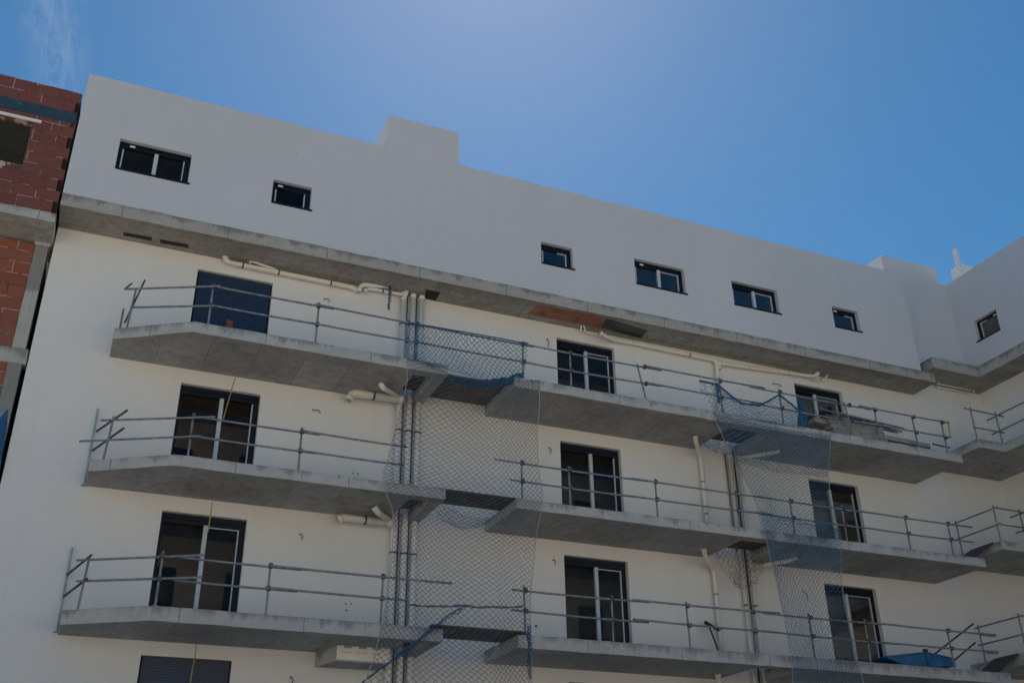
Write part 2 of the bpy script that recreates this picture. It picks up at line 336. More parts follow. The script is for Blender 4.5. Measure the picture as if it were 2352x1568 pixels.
# slab from a strip grid with an uneven (hand-formed) edge; mask leaves shafts open
def slab(xs, front, z0, z1, vcuts=(0.0, 1.0), hole=None, back=0.05, jit=0.006, seed=1):
    r = random.Random(seed); nv = len(vcuts); mb = MB(); idx = {}
    jx = {i: (r.uniform(-jit, jit), r.uniform(-jit, jit), r.uniform(-jit, jit)) for i in range(len(xs))}
    def vert(i, j, t):
        if (i,j,t) not in idx:
            v = vcuts[j]; y = back+(front(xs[i])-back)*v if v > 0 else back
            z = z1 if t else z0
            if v == 1.0: y += jx[i][0]; z += jx[i][1] if t else jx[i][2]
            idx[(i,j,t)] = len(mb.v); mb.v.append((xs[i], y, z))
        return idx[(i,j,t)]
    def solid(i, j):
        if i < 0 or j < 0 or i >= len(xs)-1 or j >= nv-1: return False
        if hole is None: return True
        cx = (xs[i]+xs[i+1])/2; cv = (vcuts[j]+vcuts[j+1])/2
        return not (hole[0] < cx < hole[1] and hole[2] < cv < hole[3])
    for i in range(len(xs)-1):
        for j in range(nv-1):
            if not solid(i,j): continue
            mb.f.append((vert(i,j,0),vert(i+1,j,0),vert(i+1,j+1,0),vert(i,j+1,0))); mb.f.append((vert(i,j,1),vert(i,j+1,1),vert(i+1,j+1,1),vert(i+1,j,1)))
            if not solid(i-1,j): mb.f.append((vert(i,j,0),vert(i,j+1,0),vert(i,j+1,1),vert(i,j,1)))
            if not solid(i+1,j): mb.f.append((vert(i+1,j,1),vert(i+1,j+1,1),vert(i+1,j+1,0),vert(i+1,j,0)))
            if not solid(i,j+1): mb.f.append((vert(i,j+1,0),vert(i+1,j+1,0),vert(i+1,j+1,1),vert(i,j+1,1)))
            if not solid(i,j-1): mb.f.append((vert(i,j,1),vert(i+1,j,1),vert(i+1,j,0),vert(i,j,0)))
    return mb
def steps(a, b2, st, extra=()):
    n_ = max(1, int(round((b2-a)/st))); s_ = sorted(set([round(a+(b2-a)*i/n_, 4) for i in range(n_+1)]+list(extra)))
    out = [s_[0]]
    for q in s_[1:]:
        if q-out[-1] > 0.03 or q in extra:
            if q in extra and q-out[-1] <= 0.03 and out[-1] not in extra: out[-1] = q
            else: out.append(q)
    return out

# ------------------------------------------------------------------ the ground
g = mesh_obj('ground', MB().add([(-900,-900,0),(900,-900,0),(900,900,0),(-900,900,0)], [(0,1,2,3)]), 'ground'); g['kind'] = 'structure'

# ------------------------------------------------------------------ the white building
WX0, WX1 = -1.53, 26.5
ZT = {4: 12.35, 3: 9.32, 2: 6.30, 1: 3.28}          # balcony tops
ZB = {4: 12.09, 3: 9.08, 2: 6.02, 1: 3.02}          # soffits
DOORS = {'A': (1.66, 3.455), 'B': (11.146, 12.915), 'C': (18.976, 20.737)}
DTOP = {4: 14.74, 3: 11.74, 2: 8.74, 1: 5.74}
AY = -0.95                                           # attic wall face
B = thing('apartment_building', 'white rendered apartment block with bare concrete balconies and small dark attic windows', 'building', (0, 0, 0))
holes = [(x0, x1, ZT[k]+0.05, DTOP[k]) for (x0, x1) in DOORS.values() for k in (4, 3, 2, 1)]
mesh_obj('facade_wall', wall(WX0, WX1, 0, 15.16, 0.0, 0.28, holes), 'plaster', B)
AWIN = [(-0.57,1.07,16.43,17.28), (3.05,4.015,16.43,17.11), (10.31,11.26,16.38,17.05), (13.20,14.83,16.38,17.20), (16.44,18.05,16.40,17.20), (20.05,21.03,16.39,17.10)]
mesh_obj('attic_wall', wall(WX0, 23.15, 15.40, 18.935, AY, 0.26, AWIN), 'plaster_attic', B)
mesh_obj('attic_side_wall', MB().box(WX0, WX0+0.26, AY+0.262, 9.0, 15.40, 18.93).box(22.89, 23.15, AY+0.262, -0.5, 15.40, 18.93), 'plaster_attic', B)
mesh_obj('facade_wall', MB().box(23.0, WX1-0.003, 0.003, 0.27, 15.165, 15.64), 'plaster', B)
mesh_obj('roof', MB().box(22.94, 25.54, 1.21, 9.0, 18.28, 18.5).box(22.9, 27.0, 8.9, 9.1, 15, 18.27), 'concrete', B)
mesh_obj('roof', MB().box(WX0+0.27, 22.88, AY+0.27, 9.0, 18.0, 18.25), 'concrete', B)
mesh_obj('stair_tower', wall(5.88, 7.90, 18.937, 20.01, AY, 1.6, []), 'plaster_attic', B)
mesh_obj('stair_tower', MB().box(22.93, 25.27, -0.5, 1.2, 18.3, 19.87), 'plaster_attic', B)
mesh_obj('attic_wall', MB().box(23.152, 25.549, -0.497, -0.25, 15.95, 19.285), 'plaster_attic', B)
# roof-edge slab (cornice)
s5 = mesh_obj('cornice_slab', slab(steps(WX0, 23.62, 0.3), lambda x: -0.985, 15.13, 15.45, jit=0.007, seed=5), 'concrete_boarded', B); bevel(s5, 0.012)
s5b = mesh_obj('cornice_slab', MB().box(23.64, 25.515, -1.0, 0.04, 15.645, 16.015), 'concrete_boarded', B); bevel(s5b, 0.012)
# patches seen in the cornice soffit
def patch(name, px, mat, z, drop=0.004, th=0.02):
    q = [P(a, b2, z=z) for a, b2 in px]; mb = MB(); k = len(q)
    mb.add([(p[0],p[1],z+th) for p in q]+[(p[0],p[1],z-drop) for p in q], [tuple(range(k)), tuple(range(2*k-1,k-1,-1))]+[(i,(i+1)%k,(i+1)%k+k,i+k) for i in range(k)])
    return mesh_obj(name, mb, mat, B)
patch('clay_block_patch', [(1236,699),(1392,730),(1378,754),(1210,720)], 'clay_muted', 15.13)
patch('opening_shade_plate', [(978,664),(1012,671),(1000,690),(976,684)], 'opening_shade', 15.13)  # no hole is cut: a dark plate painted as the shade inside it
patch('plastic_sheet_patch', [(1392,731),(1487,759),(1472,776),(1380,752)], 'film_black', 15.13, 0.012)
patch('slot_shade_plate', [(283,533),(350,545),(347,553),(284,541)], 'opening_shade', 15.13)  # dark plates under the soffit, painted as the shade in the slots
patch('slot_shade_plate', [(366,549),(432,561),(434,570),(369,558)], 'opening_shade', 15.13)
# balconies
def frontA(x): return -0.93-(x-0.06)*(1.90-0.93)/1.54 if x < 1.6 else -1.90
HA = (6.62, 7.10); HB = (15.25, 16.55)
for k in (4, 3, 2, 1):
    o = mesh_obj('balcony_slab', slab(steps(0.06, 7.37, 0.3, (1.6,)+HA), frontA, ZB[k], ZT[k], (0.0, 0.12, 0.85, 1.0), (HA[0], HA[1], 0.0, 0.85), seed=10+k), 'concrete', B); bevel(o, 0.014)
    o = mesh_obj('balcony_slab', slab(steps(9.05, 22.98, 0.3, HB), lambda x: -1.92, ZB[k], ZT[k], (0.0, 0.30, 0.84, 1.0), (HB[0], HB[1], 0.0, 0.84), seed=20+k), 'concrete', B); bevel(o, 0.014)
for k in (4, 3, 2, 1):
    for (a_, c_, y_) in ((HA[0], HA[1], -1.64), (HB[0], HB[1], -1.62)):
        mesh_obj('shaft_cover', MB().box(a_-0.06, c_+0.06, y_-0.05, -0.24, ZT[k]+0.009, ZT[k]+0.035), 'board_brown', B)
# raised section and wing
RZ = 0.55
WGX = 26.5; WGF = 24.67
for k in (4, 3, 2, 1):
    mb = MB().prism([(23.66,0.04),(23.66,-2.0),(WGF,-2.0),(WGF,-14.0),(WGX+0.03,-14.0),(WGX+0.03,0.04)], ZB[k]+RZ, ZT[k]+RZ+0.01)
    o = mesh_obj('balcony_slab', mb, 'concrete', B); bevel(o, 0.014)
WWIN = [(-2.17,-1.24,16.80,17.52), (-7.2,-5.6,16.75,17.55)]
WDOOR = [(-5.4,-3.6,ZT[k]+RZ+0.05,DTOP[k]+RZ) for k in (4,3,2,1)]
mesh_obj('wing_wall', wall(-14.0, 0.0, 0, 15.7, WGX, 0.28, WDOOR, 'x'), 'plaster', B)
mesh_obj('wing_attic_wall', wall(-14.0, -0.245, 15.98, 19.28, 25.55, 0.26, WWIN, 'x'), 'plaster_attic', B)
mesh_obj('wing_roof', MB().box(25.82, 36, -14, 6, 18.4, 18.6), 'concrete', B)
o = mesh_obj('cornice_slab', MB().box(25.517, 27.0, -14.0, 0.045, 15.645, 16.013), 'concrete_boarded', B); bevel(o, 0.012)
ch = thing('chimney', 'small white rendered chimney with thin vent pipe behind the wing parapet', 'chimney', (29.5, 2.8, 18.6))
c0 = P(2208, 612, y=2.6); ct = P(2208, 606, y=2.6)[2]
mesh_obj('stack', MB().box(c0[0], c0[0]+0.62, 2.6, 3.15, 18.6, ct), 'plaster_attic', ch)
cp = P(2203, 606, y=2.62)
mesh_obj('vent_pipe', MB().prism([(cp[0]-0.06,2.62),(cp[0]+0.07,2.62),(cp[0]+0.07,2.75),(cp[0]-0.06,2.75)], 18.7, P(2197,571,y=2.62)[2]), 'plaster_attic', ch)
# interior: floors, partitions and back wall keep the rooms dim
mb = MB()
for k in (4, 3, 2, 1): mb.box(WX0+0.05, WGX-0.02, 0.282, 7.0, ZB[k]+0.02, ZT[k]-0.02)
mb.box(WX0+0.05, WGX-0.02, 0.282, 7.0, 15.17, 15.40)
mesh_obj('floor_slab', mb, 'interior', B)
mesh_obj('side_wall', MB().box(WX0, WX0+0.045, 0.285, 9.0, 0, 15.12), 'plaster', B)
rh = []
for (x0, x1) in DOORS.values():
    for k in (4, 3, 2, 1): rh += [(x0+0.1, x0+0.75, ZT[k]-0.01, ZT[k]+2.05), (x0+1.9, x0+2.7, ZT[k]-0.01, ZT[k]+2.05)]
mesh_obj('rear_partition', wall(WX0+0.06, WGX-0.01, 0.0, 15.15, 3.1, 0.1, rh), 'room_paint', B)
mesh_obj('back_wall', MB().box(WX0+0.05, WGX, 4.6, 4.8, 0, 18.0), 'interior', B)
mb = MB()
for x in (WX0+0.06, 0.3, 5.0, 8.2, 10.2, 14.4, 17.6, 22.5): mb.box(x, x+0.1, 0.285, 3.09, 0, 15.12)
for x in (2.2, 5.3, 9.5, 12.2, 15.6, 19.0, 22.0): mb.box(x, x+0.1, AY+0.27, 2.19, 15.41, 17.99)
mb.box(WX0+0.27, 22.88, 2.2, 2.3, 15.41, 17.99)
mesh_obj('partition_wall', mb, 'room_paint', B)
mesh_obj('wing_inner_wall', MB().box(29.5, 29.7, -14, 0, 0, 18.38).box(26.79, 29.49, -0.12, -0.02, 0, 18.38).box(26.79, 29.49, -14, -13.9, 0, 18.38), 'interior', B)

# doors and windows
def glazed(name, u0, u1, z0, z1, face, axis='y', mull=0.52, box=0.0, light=True, shut=0.0, stick=True, sill=False, leaf=True):
    """anthracite sliding window set in the opening; sgn: into the wall is +face"""
    def bx(mb, a, b2, d0, d1, c, d): return mb.box(a, b2, face+d0, face+d1, c, d) if axis == 'y' else mb.box(face+d0, face+d1, a, b2, c, d)
    g_ = 0.003; u0 += g_; u1 -= g_; z0 += g_; z1 -= g_; w = u1-u0; D0, D1 = 0.13, 0.22
    zt = z1-box
    mb = MB(); bx(mb, u0, u0+0.07, D0, D1, z0, z1); bx(mb, u1-0.07, u1, D0, D1, z0, z1); bx(mb, u0+0.07, u1-0.07, D0, D1, z0, z0+0.07); bx(mb, u0+0.07, u1-0.07, D0, D1, zt-0.07, z1)
    fr_ = mesh_obj(name, mb, 'navy_metal', B)
    if box > 0:
        mb = MB(); bx(mb, u0+0.03, u1-0.03, D0-0.03, D0-0.002, zt+0.02, z1-0.01); mesh_obj('shutter_box', mb, 'navy_metal', fr_)
    um = u0+w*mull
    if shut < 1.0:
        if leaf:
            mb = MB(); bx(mb, u0+0.075, um-0.03, D0+0.045, D0+0.053, z0+0.075, zt-0.075); mesh_obj('pane', mb, 'glass', fr_)
            mb = MB(); bx(mb, um+0.03, u1-0.12, D0+0.025, D0+0.033, z0+0.075, zt-0.075); mesh_obj('pane', mb, 'glass', fr_)
            mb = MB(); bx(mb, um-0.045, um+0.045, D0-0.012, D0+0.06, z0+0.06, zt-0.06); mesh_obj('meeting_stile', mb, 'film_white', fr_)
        else:
            mb = MB(); bx(mb, u0+0.075, u1-0.12, D0+0.03, D0+0.038, z0+0.075, zt-0.075); mesh_obj('pane', mb, 'glass', fr_)
        # sash rails: dark, with a pale film strip on the free edge
        mb = MB(); bx(mb, u1-0.13, u1-0.071, D0+0.005, D0+0.05, z0+0.07, zt-0.07); mesh_obj('sash', mb, 'navy_metal', fr_)
        mb = MB(); bx(mb, u1-0.157, u1-0.133, D0-0.004, D0+0.04, z0+0.08, zt-0.09)
        if light: bx(mb, um+0.05, u1-0.158, D0-0.004, D0+0.04, zt-0.108, zt-0.09)
        mesh_obj('film_strip', mb, 'film_white', fr_)
        if not leaf or w < 1.7:
            mb = MB(); bx(mb, u0+0.085, u0+0.115, D0-0.004, D0+0.02, z0+0.09, zt-0.12); mesh_obj('film_strip', mb, 'film_white', fr_)
    if shut > 0:
        zb = z1-0.02-(z1-z0-0.04)*shut; mb = MB(); z = z1-0.02; 
        while z > zb:
            bx(mb, u0+0.04, u1-0.04, D0-0.075, D0-0.052, max(z-0.046, z0+0.005), z); bx(mb, u0+0.04, u1-0.04, D0-0.06, D0-0.045, max(z-0.056, z0+0.004), z-0.044); z -= 0.055
        rs = mesh_obj('roller_shutter', mb, 'shutter_blue', fr_); rs['kind'] = 'stuff'
    if stick:
        mb = MB(); su = u0+w*0.14; bx(mb, su, su+0.12, D0-0.006 if box == 0 else D0-0.036, D0-0.001 if box == 0 else D0-0.031, z1-0.115, z1-0.065); mesh_obj('sticker', mb, 'sticker', fr_)
    if sill:
        mb = MB(); bx(mb, u0+0.001, u1-0.001, 0.0, D0-0.002, z0-0.0, z0+0.012); bx(mb, u0-0.0, u1+0.05, -0.03, -0.003, z0-0.03, z0+0.012); mesh_obj('sill', mb, 'navy_metal', fr_)
    return fr_
for key, (x0, x1) in DOORS.items():
    for k in (4, 3, 2, 1):
        s_ = 1.0 if (key, k) == ('A', 4) else 0.22 if (key, k) == ('A', 1) else 0.0
        glazed('balcony_door', x0, x1, ZT[k]+0.05, DTOP[k], 0.0, box=0.13, shut=s_, stick=False, light=(k in (2, 4)), mull=0.53 if key != 'C' else 0.46)
for i, (x0, x1, z0, z1) in enumerate(AWIN):
    glazed('attic_window', x0, x1, z0, z1, AY, leaf=(x1-x0 > 1.3), box=0.07, sill=True, stick=(i in (0, 1, 3, 5)), light=(i >= 2))
for (y0, y1, z0, z1) in WWIN:
    glazed('attic_window', y0, y1, z0, z1, 25.55, axis='x', leaf=False, sill=True, stick=True)
for (y0, y1, z0, z1) in WDOOR:
    glazed('balcony_door', y0, y1, z0, z1, WGX, axis='x', box=0.20, stick=False)

# ------------------------------------------------------------------ the brick building next door
K = thing('brick_building', 'unfinished red clay block building with bare concrete frame and blue membrane band', 'building', (-4, 0, 0))
BX1 = -1.58; BXL = -7.0
core = wall(BXL, BX1-0.10, 14.89, 18.30, AY+0.007, 0.2, [(-4.3, -2.46, 15.97, 17.18)])
bwall = mesh_obj('block_wall', core, 'mortar', K)
src = None
def blocks(parent, x0, x1, z0, z1, yf, course, length, holes=(), tooth=False, mat='brick'):
    """single clay blocks, face proud of the mortar"""
    global src
    row = 0; z = z0
    while z < z1-0.05:
        zt = min(z+course-0.020, z1); x = x1 if not (tooth and row % 2 == 0) else x1-0.10
        first = True; off = 0.0 if row % 2 else length*0.5
        while x > x0:
            ln = (length-0.016) if not (first and off) else off-0.016
            a = max(x-ln, x0); first = False
            segs = [(a, x)]
            for h in holes:
                if z+0.05 < h[3] and zt-0.05 > h[2]:
                    new = []
                    for (p, q) in segs:
                        if q <= h[0] or p >= h[1]: new.append((p, q)); continue
                        if p < h[0]: new.append((p, h[0]))
                        if q > h[1]: new.append((h[1], q))
                    segs = new
            for (p, q) in segs:
                if q-p < 0.04: continue
                w_ = round(q-p, 2); hh = round(zt-z, 2); key = (w_, hh, mat)
                loc = ((p+q)/2, yf+0.05+rnd.uniform(-0.004, 0.005), (z+zt)/2)
                if key not in BRK:
                    o = mesh_obj('brick', MB().box(-w_/2, w_/2, -0.05, 0.05, -hh/2, hh/2), mat, parent, origin=(0,0,0)); BRK[key] = o
                    o.location = tuple(np.array(loc)-np.array(WL[parent.name])); WL[o.name] = loc
                else: o = inst(BRK[key], 'brick', loc, parent)
                o.rotation_euler = (rnd.uniform(-0.004, 0.004), rnd.uniform(-0.004, 0.004), rnd.uniform(-0.006, 0.006))
            x = a-0.016
        z += course; row += 1
BRK = {}
blocks(bwall, -5.2, BX1, 14.90, 17.38, AY, 0.298, 0.49, [(-4.3, -2.46, 15.97, 17.22)], tooth=True)
blocks(bwall, -5.2, BX1, 17.70, 18.31, AY, 0.30, 0.49, tooth=True)
mesh_obj('membrane_band', slab(steps(BXL, BX1-0.02, 0.25), lambda x: AY-0.012, 17.385, 17.695, back=AY+0.018, jit=0.008, seed=3), 'membrane', K)
mesh_obj('lintel', MB().box(-4.5, -2.29, AY-0.03, AY+0.16, 17.185, 17.255), 'plaster', K)
for zz in (15.05, 15.645, 16.24, 16.835, 17.85): mesh_obj('notch_shade_plate', MB().box(BX1-0.098, BX1-0.005, AY+0.085, AY+0.11, zz-0.13, zz+0.13), 'notch_shade', K)  # dark plates at the back of the notches, coloured as deep shade
mesh_obj('side_wall', MB().box(-1.80, BX1-0.01, AY+0.225, 8, 14.9, 18.28), 'mortar', K)
o = mesh_obj('floor_slab', slab(steps(BXL, -1.555, 0.3), lambda x: AY-0.01, 14.66, 14.885, jit=0.006, seed=8, back=0.3), 'concrete_column', K); bevel(o, 0.01)
mesh_obj('column', MB().box(-1.905, -1.635, 0.0, 0.3, 11.965, 14.655), 'concrete_column', K)
mesh_obj('column', MB().box(-1.905, -1.635, 0.0, 0.3, 8.965, 11.595), 'concrete_column', K)
mesh_obj('column', MB().box(-1.905, -1.635, 0.0, 0.3, 0, 8.595), 'concrete_column', K)
for z in (11.6, 8.6): o = mesh_obj('beam', MB().box(BXL, -1.56, -0.012, 0.3, z, z+0.36), 'concrete_column', K); bevel(o, 0.01)
mesh_obj('column_bracket', MB().box(-1.93, -1.60, -0.03, 0.2, 14.56, 14.65), 'concrete_column', K)
lw = mesh_obj('block_wall', MB().box(BXL, -1.91, 0.032, 0.25, 0, 14.6), 'mortar', K)
mesh_obj('side_wall', MB().box(-1.85, -1.66, 0.305, 9.0, 0, 14.6), 'mortar', K)
mesh_obj('rear_wall', MB().box(BXL, -1.55, 9.0, 9.3, 0, 18.2), 'mortar', K)
for z0 in (8.965, 11.965): blocks(lw, -4.6, -1.915, z0, z0+2.63 if z0 < 11 else 14.58, 0.025, 0.302, 0.70, mat='brick_orange')
mesh_obj('interior_wall', MB().box(BXL, -2.0, 4.0, 4.2, 14.9, 18.2).box(BXL, -1.8, AY+0.225, 4.0, 18.0, 18.25).box(BXL-0.2, BXL, AY+0.02, 4.0, 14.9, 18.2), 'interior_dark', K)
t = MB(); rows = []
for j in range(13):
    v = j/12; row = []
    for i in range(7):
        u = i/6; p = P(19-21*v**1.3-52*(1-u), 938+v*150+(1-u)*(1-v)*55, y=-0.10-0.03*math.sin(u*9+v*3)-0.02*v)
        row.append(tuple(p))
    rows.append(row)
vv = [q for r_ in rows for q in r_]; back = [(q[0], q[1]+0.006, q[2]) for q in vv]; ff = []
for j in range(12):
    for i in range(6):
        a = j*7+i; ff.append((a, a+7, a+8, a+1)); ff.append((a+91, a+92, a+99, a+98))
t.add(vv+back, ff)
tag(mesh_obj('tarpaulin', t, 'tarp_blue', smooth=True), 'blue tarpaulin hanging against the brick building column', 'tarpaulin')

# ------------------------------------------------------------------ guard rails
RR_ = 0.024
RAILZ = {4: (13.305, 12.83), 3: (10.21, 9.77), 2: (7.27, 6.82)}
coup = None
def coupler(loc, parent):
    global coup
    if coup is None:
        coup = mesh_obj('coupler', MB().box(-0.038, 0.038, -0.04, 0.045, -0.045, 0.045), 'galvanised_dark', parent, origin=(0,0,0)); coup.location = tuple(np.array(loc)-np.array(WL[parent.name])); return coup
    return inst(coup, 'coupler', loc, parent)
def rail(parent, a, b2, mat='galvanised', r=RR_, sag=0.0):
    a = np.array(a, float); b2 = np.array(b2, float); pts = [a+(b2-a)*t-np.array([0,0,sag*4*t*(1-t)]) for t in np.linspace(0, 1, 5)]
    return mesh_obj('rail', MB().tube(pts, r, 8), mat, parent, True)
def post(parent, x, y, z0, z1, lean=0.0, mat='galvanised', leany=0.0):
    mb = MB().tube([(x, y, z0), (x+lean, y+leany, z1)], 0.023, 8); mb.box(x-0.06, x+0.06, y-0.045, y+0.05, z0, z0+0.012)
    return mesh_obj('post', mb, mat, parent)
# pixel columns of the posts (top of each post) on every balcony
POSTS = {
 ('A',4): [(491,652),(732,696),(935,740),(957,745)], ('B',4): [(1200,785),(1309,812),(1479,842,0.20),(1653,880),(1790,905),(1922,935),(1948,927,0.14),(2010,953),(2095,955),(2165,985)],
 ('A',3): [(447,938),(693,988)], ('B',3): [(1198,1052),(1307,1067),(1503,1090),(1690,1130),(1815,1150),(1932,1155),(2076,1178),(2175,1200)],
 ('A',2): [(374,1268),(622,1290),(879,1318)], ('B',2): [(1205,1348),(1403,1360),(1577,1385),(1728,1405),(1858,1413),(1985,1428),(2175,1442)]}
YR = -1.80
ORD = {4: 'top balcony under the cornice', 3: 'middle balcony', 2: 'lower balcony'}
for k in (4, 3, 2):
    zt, zm = RAILZ[k]; zs = ZT[k]+0.004
    A_ = thing('guardrail', 'galvanised tube guardrail round the angled end of the '+ORD[k], 'guardrail', (3.5, YR, ZT[k]), 'temporary tube guardrails on the balconies')
    fl = ((0.16, -0.87), (1.62, -1.80))
    def F(px, py): return PL(px, py, *fl)
    if k == 4:
        rail(A_, F(288,664), F(506,657)); rail(A_, F(300,706), F(492,702))
        post(A_, 0.30, -0.93, zs, 13.40, 0.05); q = P(288,662,x=0.14); rail(A_, P(333,643,y=-1.02), P(286,742,y=-0.75), 'galvanised_dark', 0.02); rail(A_, P(286,664,y=-0.75), P(303,651,y=-0.95), 'galvanised_dark', 0.02)
        post(A_, 0.17, -0.55, zs, 13.05, 0.0)
    elif k == 3:
        rail(A_, F(232,965), F(493,957)); rail(A_, F(183,1013), F(462,1001))
        post(A_, 0.30, -0.93, zs, 10.33, 0.06)
        rail(A_, P(222,990,y=-0.1), P(292,942,y=-1.2), 'galvanised_dark'); rail(A_, P(213,1034,y=-0.1), P(284,983,y=-1.2), 'galvanised_dark')
        post(A_, 0.03, -0.06, 9.06, P(226,938,y=-0.06)[2], 0.0, 'post_green')
    else:
        rail(A_, F(176,1286), F(470,1274)); rail(A_, F(176,1334), F(465,1325))
        post(A_, 0.32, -0.93, zs, 7.36, 0.05)
        rail(A_, P(154,1319,y=-0.1), P(210,1274,y=-1.1), 'galvanised_dark'); rail(A_, P(146,1369,y=-0.1), P(200,1328,y=-1.1), 'galvanised_dark')
        post(A_, 0.03, -0.06, 6.05, P(162,1256,y=-0.06)[2], 0.0, 'post_green')
    ends = {4: [(1.98, 4.6), (4.15, 6.9), (6.7, 9.6)], 3: [(1.95, 4.5), (4.1, 6.45)], 2: [(1.95, 4.35), (3.7, 7.55)]}[k]
    for i, (a, b2) in enumerate(ends):
        e = rnd.uniform(-0.015, 0.015); e2 = rnd.uniform(-0.02, 0.02)
        rail(A_, (a, YR-0.05-0.03*(i % 2), zt+e), (b2, YR-0.05-0.03*(i % 2), zt-0.01+e2), sag=0.01); 
        rail(A_, (a-0.05, YR-0.05-0.03*(i % 2), zm-e), (b2-(0.95 if (k, i) == (2, 1) else 0.05), YR-0.05-0.03*(i % 2), zm+e2), sag=0.012)
    for q in POSTS[('A', k)]:
        x = P(q[0], q[1], y=YR)[0]; post(A_, x, YR, zs, zt+rnd.uniform(0.07, 0.11), q[2]*-1 if len(q) > 2 else rnd.uniform(-0.012, 0.012))
        coupler((x, YR-0.045, zt), A_); coupler((x, YR-0.045, zm), A_)
    B_ = thing('guardrail', 'long galvanised tube guardrail along the straight run of the '+ORD[k], 'guardrail', (16, YR, ZT[k]), 'temporary tube guardrails on the balconies')
    x = {4: 9.2, 3: 8.55, 2: 8.95}[k]; i = 0; xe = 22.75
    while x < xe-0.4:
        b2 = min(x+rnd.uniform(3.3, 4.1), xe+rnd.uniform(0.0, 0.1)); e = rnd.uniform(-0.02, 0.02); e2 = rnd.uniform(-0.02, 0.02); dy = 0.05+0.03*(i % 2)
        rail(B_, (x, YR-dy, zt+e), (b2, YR-dy, zt+e2), sag=0.015); rail(B_, (x-0.02+(0.4 if (i == 0 and k == 3) else 0.0), YR-dy, zm+e2), (b2-0.06, YR-dy, zm+e), sag=0.015)
        x = b2-0.45; i += 1
    for q in POSTS[('B', k)]:
        x = P(q[0], q[1], y=YR)[0]; post(B_, x, YR, zs, zt+rnd.uniform(0.06, 0.11), -q[2] if len(q) > 2 else rnd.uniform(-0.02, 0.02))
        coupler((x, YR-0.045, zt), B_); coupler((x, YR-0.045, zm), B_)
    # raised corner and wing
    W_ = thing('guardrail', 'tube guardrail stepping round the raised corner beside the '+ORD[k], 'guardrail', (24.5, -2, ZT[k]+RZ), 'temporary tube guardrails on the balconies')
    z0 = ZT[k]+RZ+0.014; h1 = z0+0.95; h2 = z0+0.48
    xa, xb = 23.78, WGF+0.10
    if k == 4:
        rail(W_, (xa-0.3, -1.93, h1), (xb+0.25, -1.93, h1-0.02)); rail(W_, (xa-0.1, -1.93, h2-0.1), (xb+0.1, -1.93, h2-0.1))
    else:
        rail(W_, (xa-0.03, -0.35, h1), (xa-0.03, -2.05, h1)); rail(W_, (xa-0.03, -0.35, h2), (xa-0.03, -2.05, h2))
        rail(W_, (xa-0.05, -1.96, h1+0.01), (xb+0.1, -1.96, h1)); rail(W_, (xa-0.05, -1.96, h2), (xb+0.1, -1.96, h2))
        post(W_, xa-0.0, -0.45, z0, h1+0.08)
    rail(W_, (xb-0.02, -1.55, h1-0.04), (xb-0.02, -6.0, h1+0.02)); rail(W_, (xb-0.02, -1.6, h2-0.05), (xb-0.02, -6.0, h2))
    for (px_, py_) in ((xa, -1.88), (xb, -1.88), (xb+0.03, -3.9), (xb+0.03, -5.8)): post(W_, px_, py_, z0, h1+0.1)
    if k == 2:
        rail(W_, P(2235,1432,y=-1.5), P(2120,1522,y=-1.5), 'galvanised_dark'); rail(W_, P(2240,1475,y=-1.3), P(2130,1568,y=-1.3), 'galvanised_dark')

# ------------------------------------------------------------------ safety nets
def catmull(pts, t):
    n_ = len(pts)-1; s_ = min(t*n_, n_-1e-6); i = int(s_); f_ = s_-i
    p0, p1, p2, p3 = pts[max(i-1,0)], pts[i], pts[i+1], pts[min(i+2,n_)]
    return 0.5*((2*p1)+(-p0+p2)*f_+(2*p0-5*p1+4*p2-p3)*f_**2+(-p0+3*p1-3*p2+p3)*f_**3)
def lin(pts, t):
    n_ = len(pts)-1; s_ = min(t*n_, n_-1e-6); i = int(s_); return pts[i]*(1-(s_-i))+pts[i+1]*(s_-i)
def net(name, label, rows, nu, nv, mat, r, parent=None, jit=0.012, waves=(0.05, 9.0, 5.0), skip=None, seed=1, group='safety nets on the facade', ropes=(), ropemat='rope_white', rr=0.009, warp=0.0):
    """rows: control rows (pixel x, pixel y, plane y), top to bottom; diamond mesh knotted through the surface"""
    R_ = [[np.array(P(p[0], p[1], y=p[2])) for p in row] for row in rows]; rr_ = random.Random(seed)
    def S(u, v):
        u2 = u+warp*math.sin(v*6.0+1.0)*u*(1-u); p = catmull([lin(row, min(max(u2,0),1)) for row in R_], v); return p+np.array([0, waves[0]*math.sin(u*waves[1]+v*waves[2])*math.sin(math.pi*min(max(v,0),1)), 0])
    mb = MB(); G = {}
    for i in range(nu+1):
        for j in range(nv+1):
            if (i+j) % 2 == 0:
                p = S(i/nu, j/nv)+np.array([rr_.uniform(-jit, jit), rr_.uniform(-jit, jit), rr_.uniform(-jit, jit)*1.3]); G[(i,j)] = p
    for (i, j), p in G.items():
        for di in (-1, 1):
            q = G.get((i+di, j+1))
            if q is None: continue
            if skip and skip((i+di*0.5)/nu, (j+0.5)/nv, rr_): continue
            m_ = (p+q)/2+np.array([0, 0, -0.004]); mb.tube([p, m_, q], r, 3, False)
    if parent is None:
        c = S(0.5, 0.0); parent = thing(name, label, 'safety net', c, group)
    o = mesh_obj('mesh', mb, mat, parent); o['kind'] = 'stuff'
    for kind in ropes:
        pts = [S(0, t) if kind == 'l' else S(1, t) if kind == 'r' else S(t, 0) if kind == 't' else S(t, 1) for t in np.linspace(0, 1, 40)]
        pts = [p+np.array([rr_.uniform(-0.006, 0.006), -0.01, rr_.uniform(-0.006, 0.006)]) for p in pts]
        mesh_obj('border_rope', MB().tube(pts, rr, 5), ropemat if kind in 'lr' else 'net_deep', parent, True)
    return parent, S
NY = -1.955
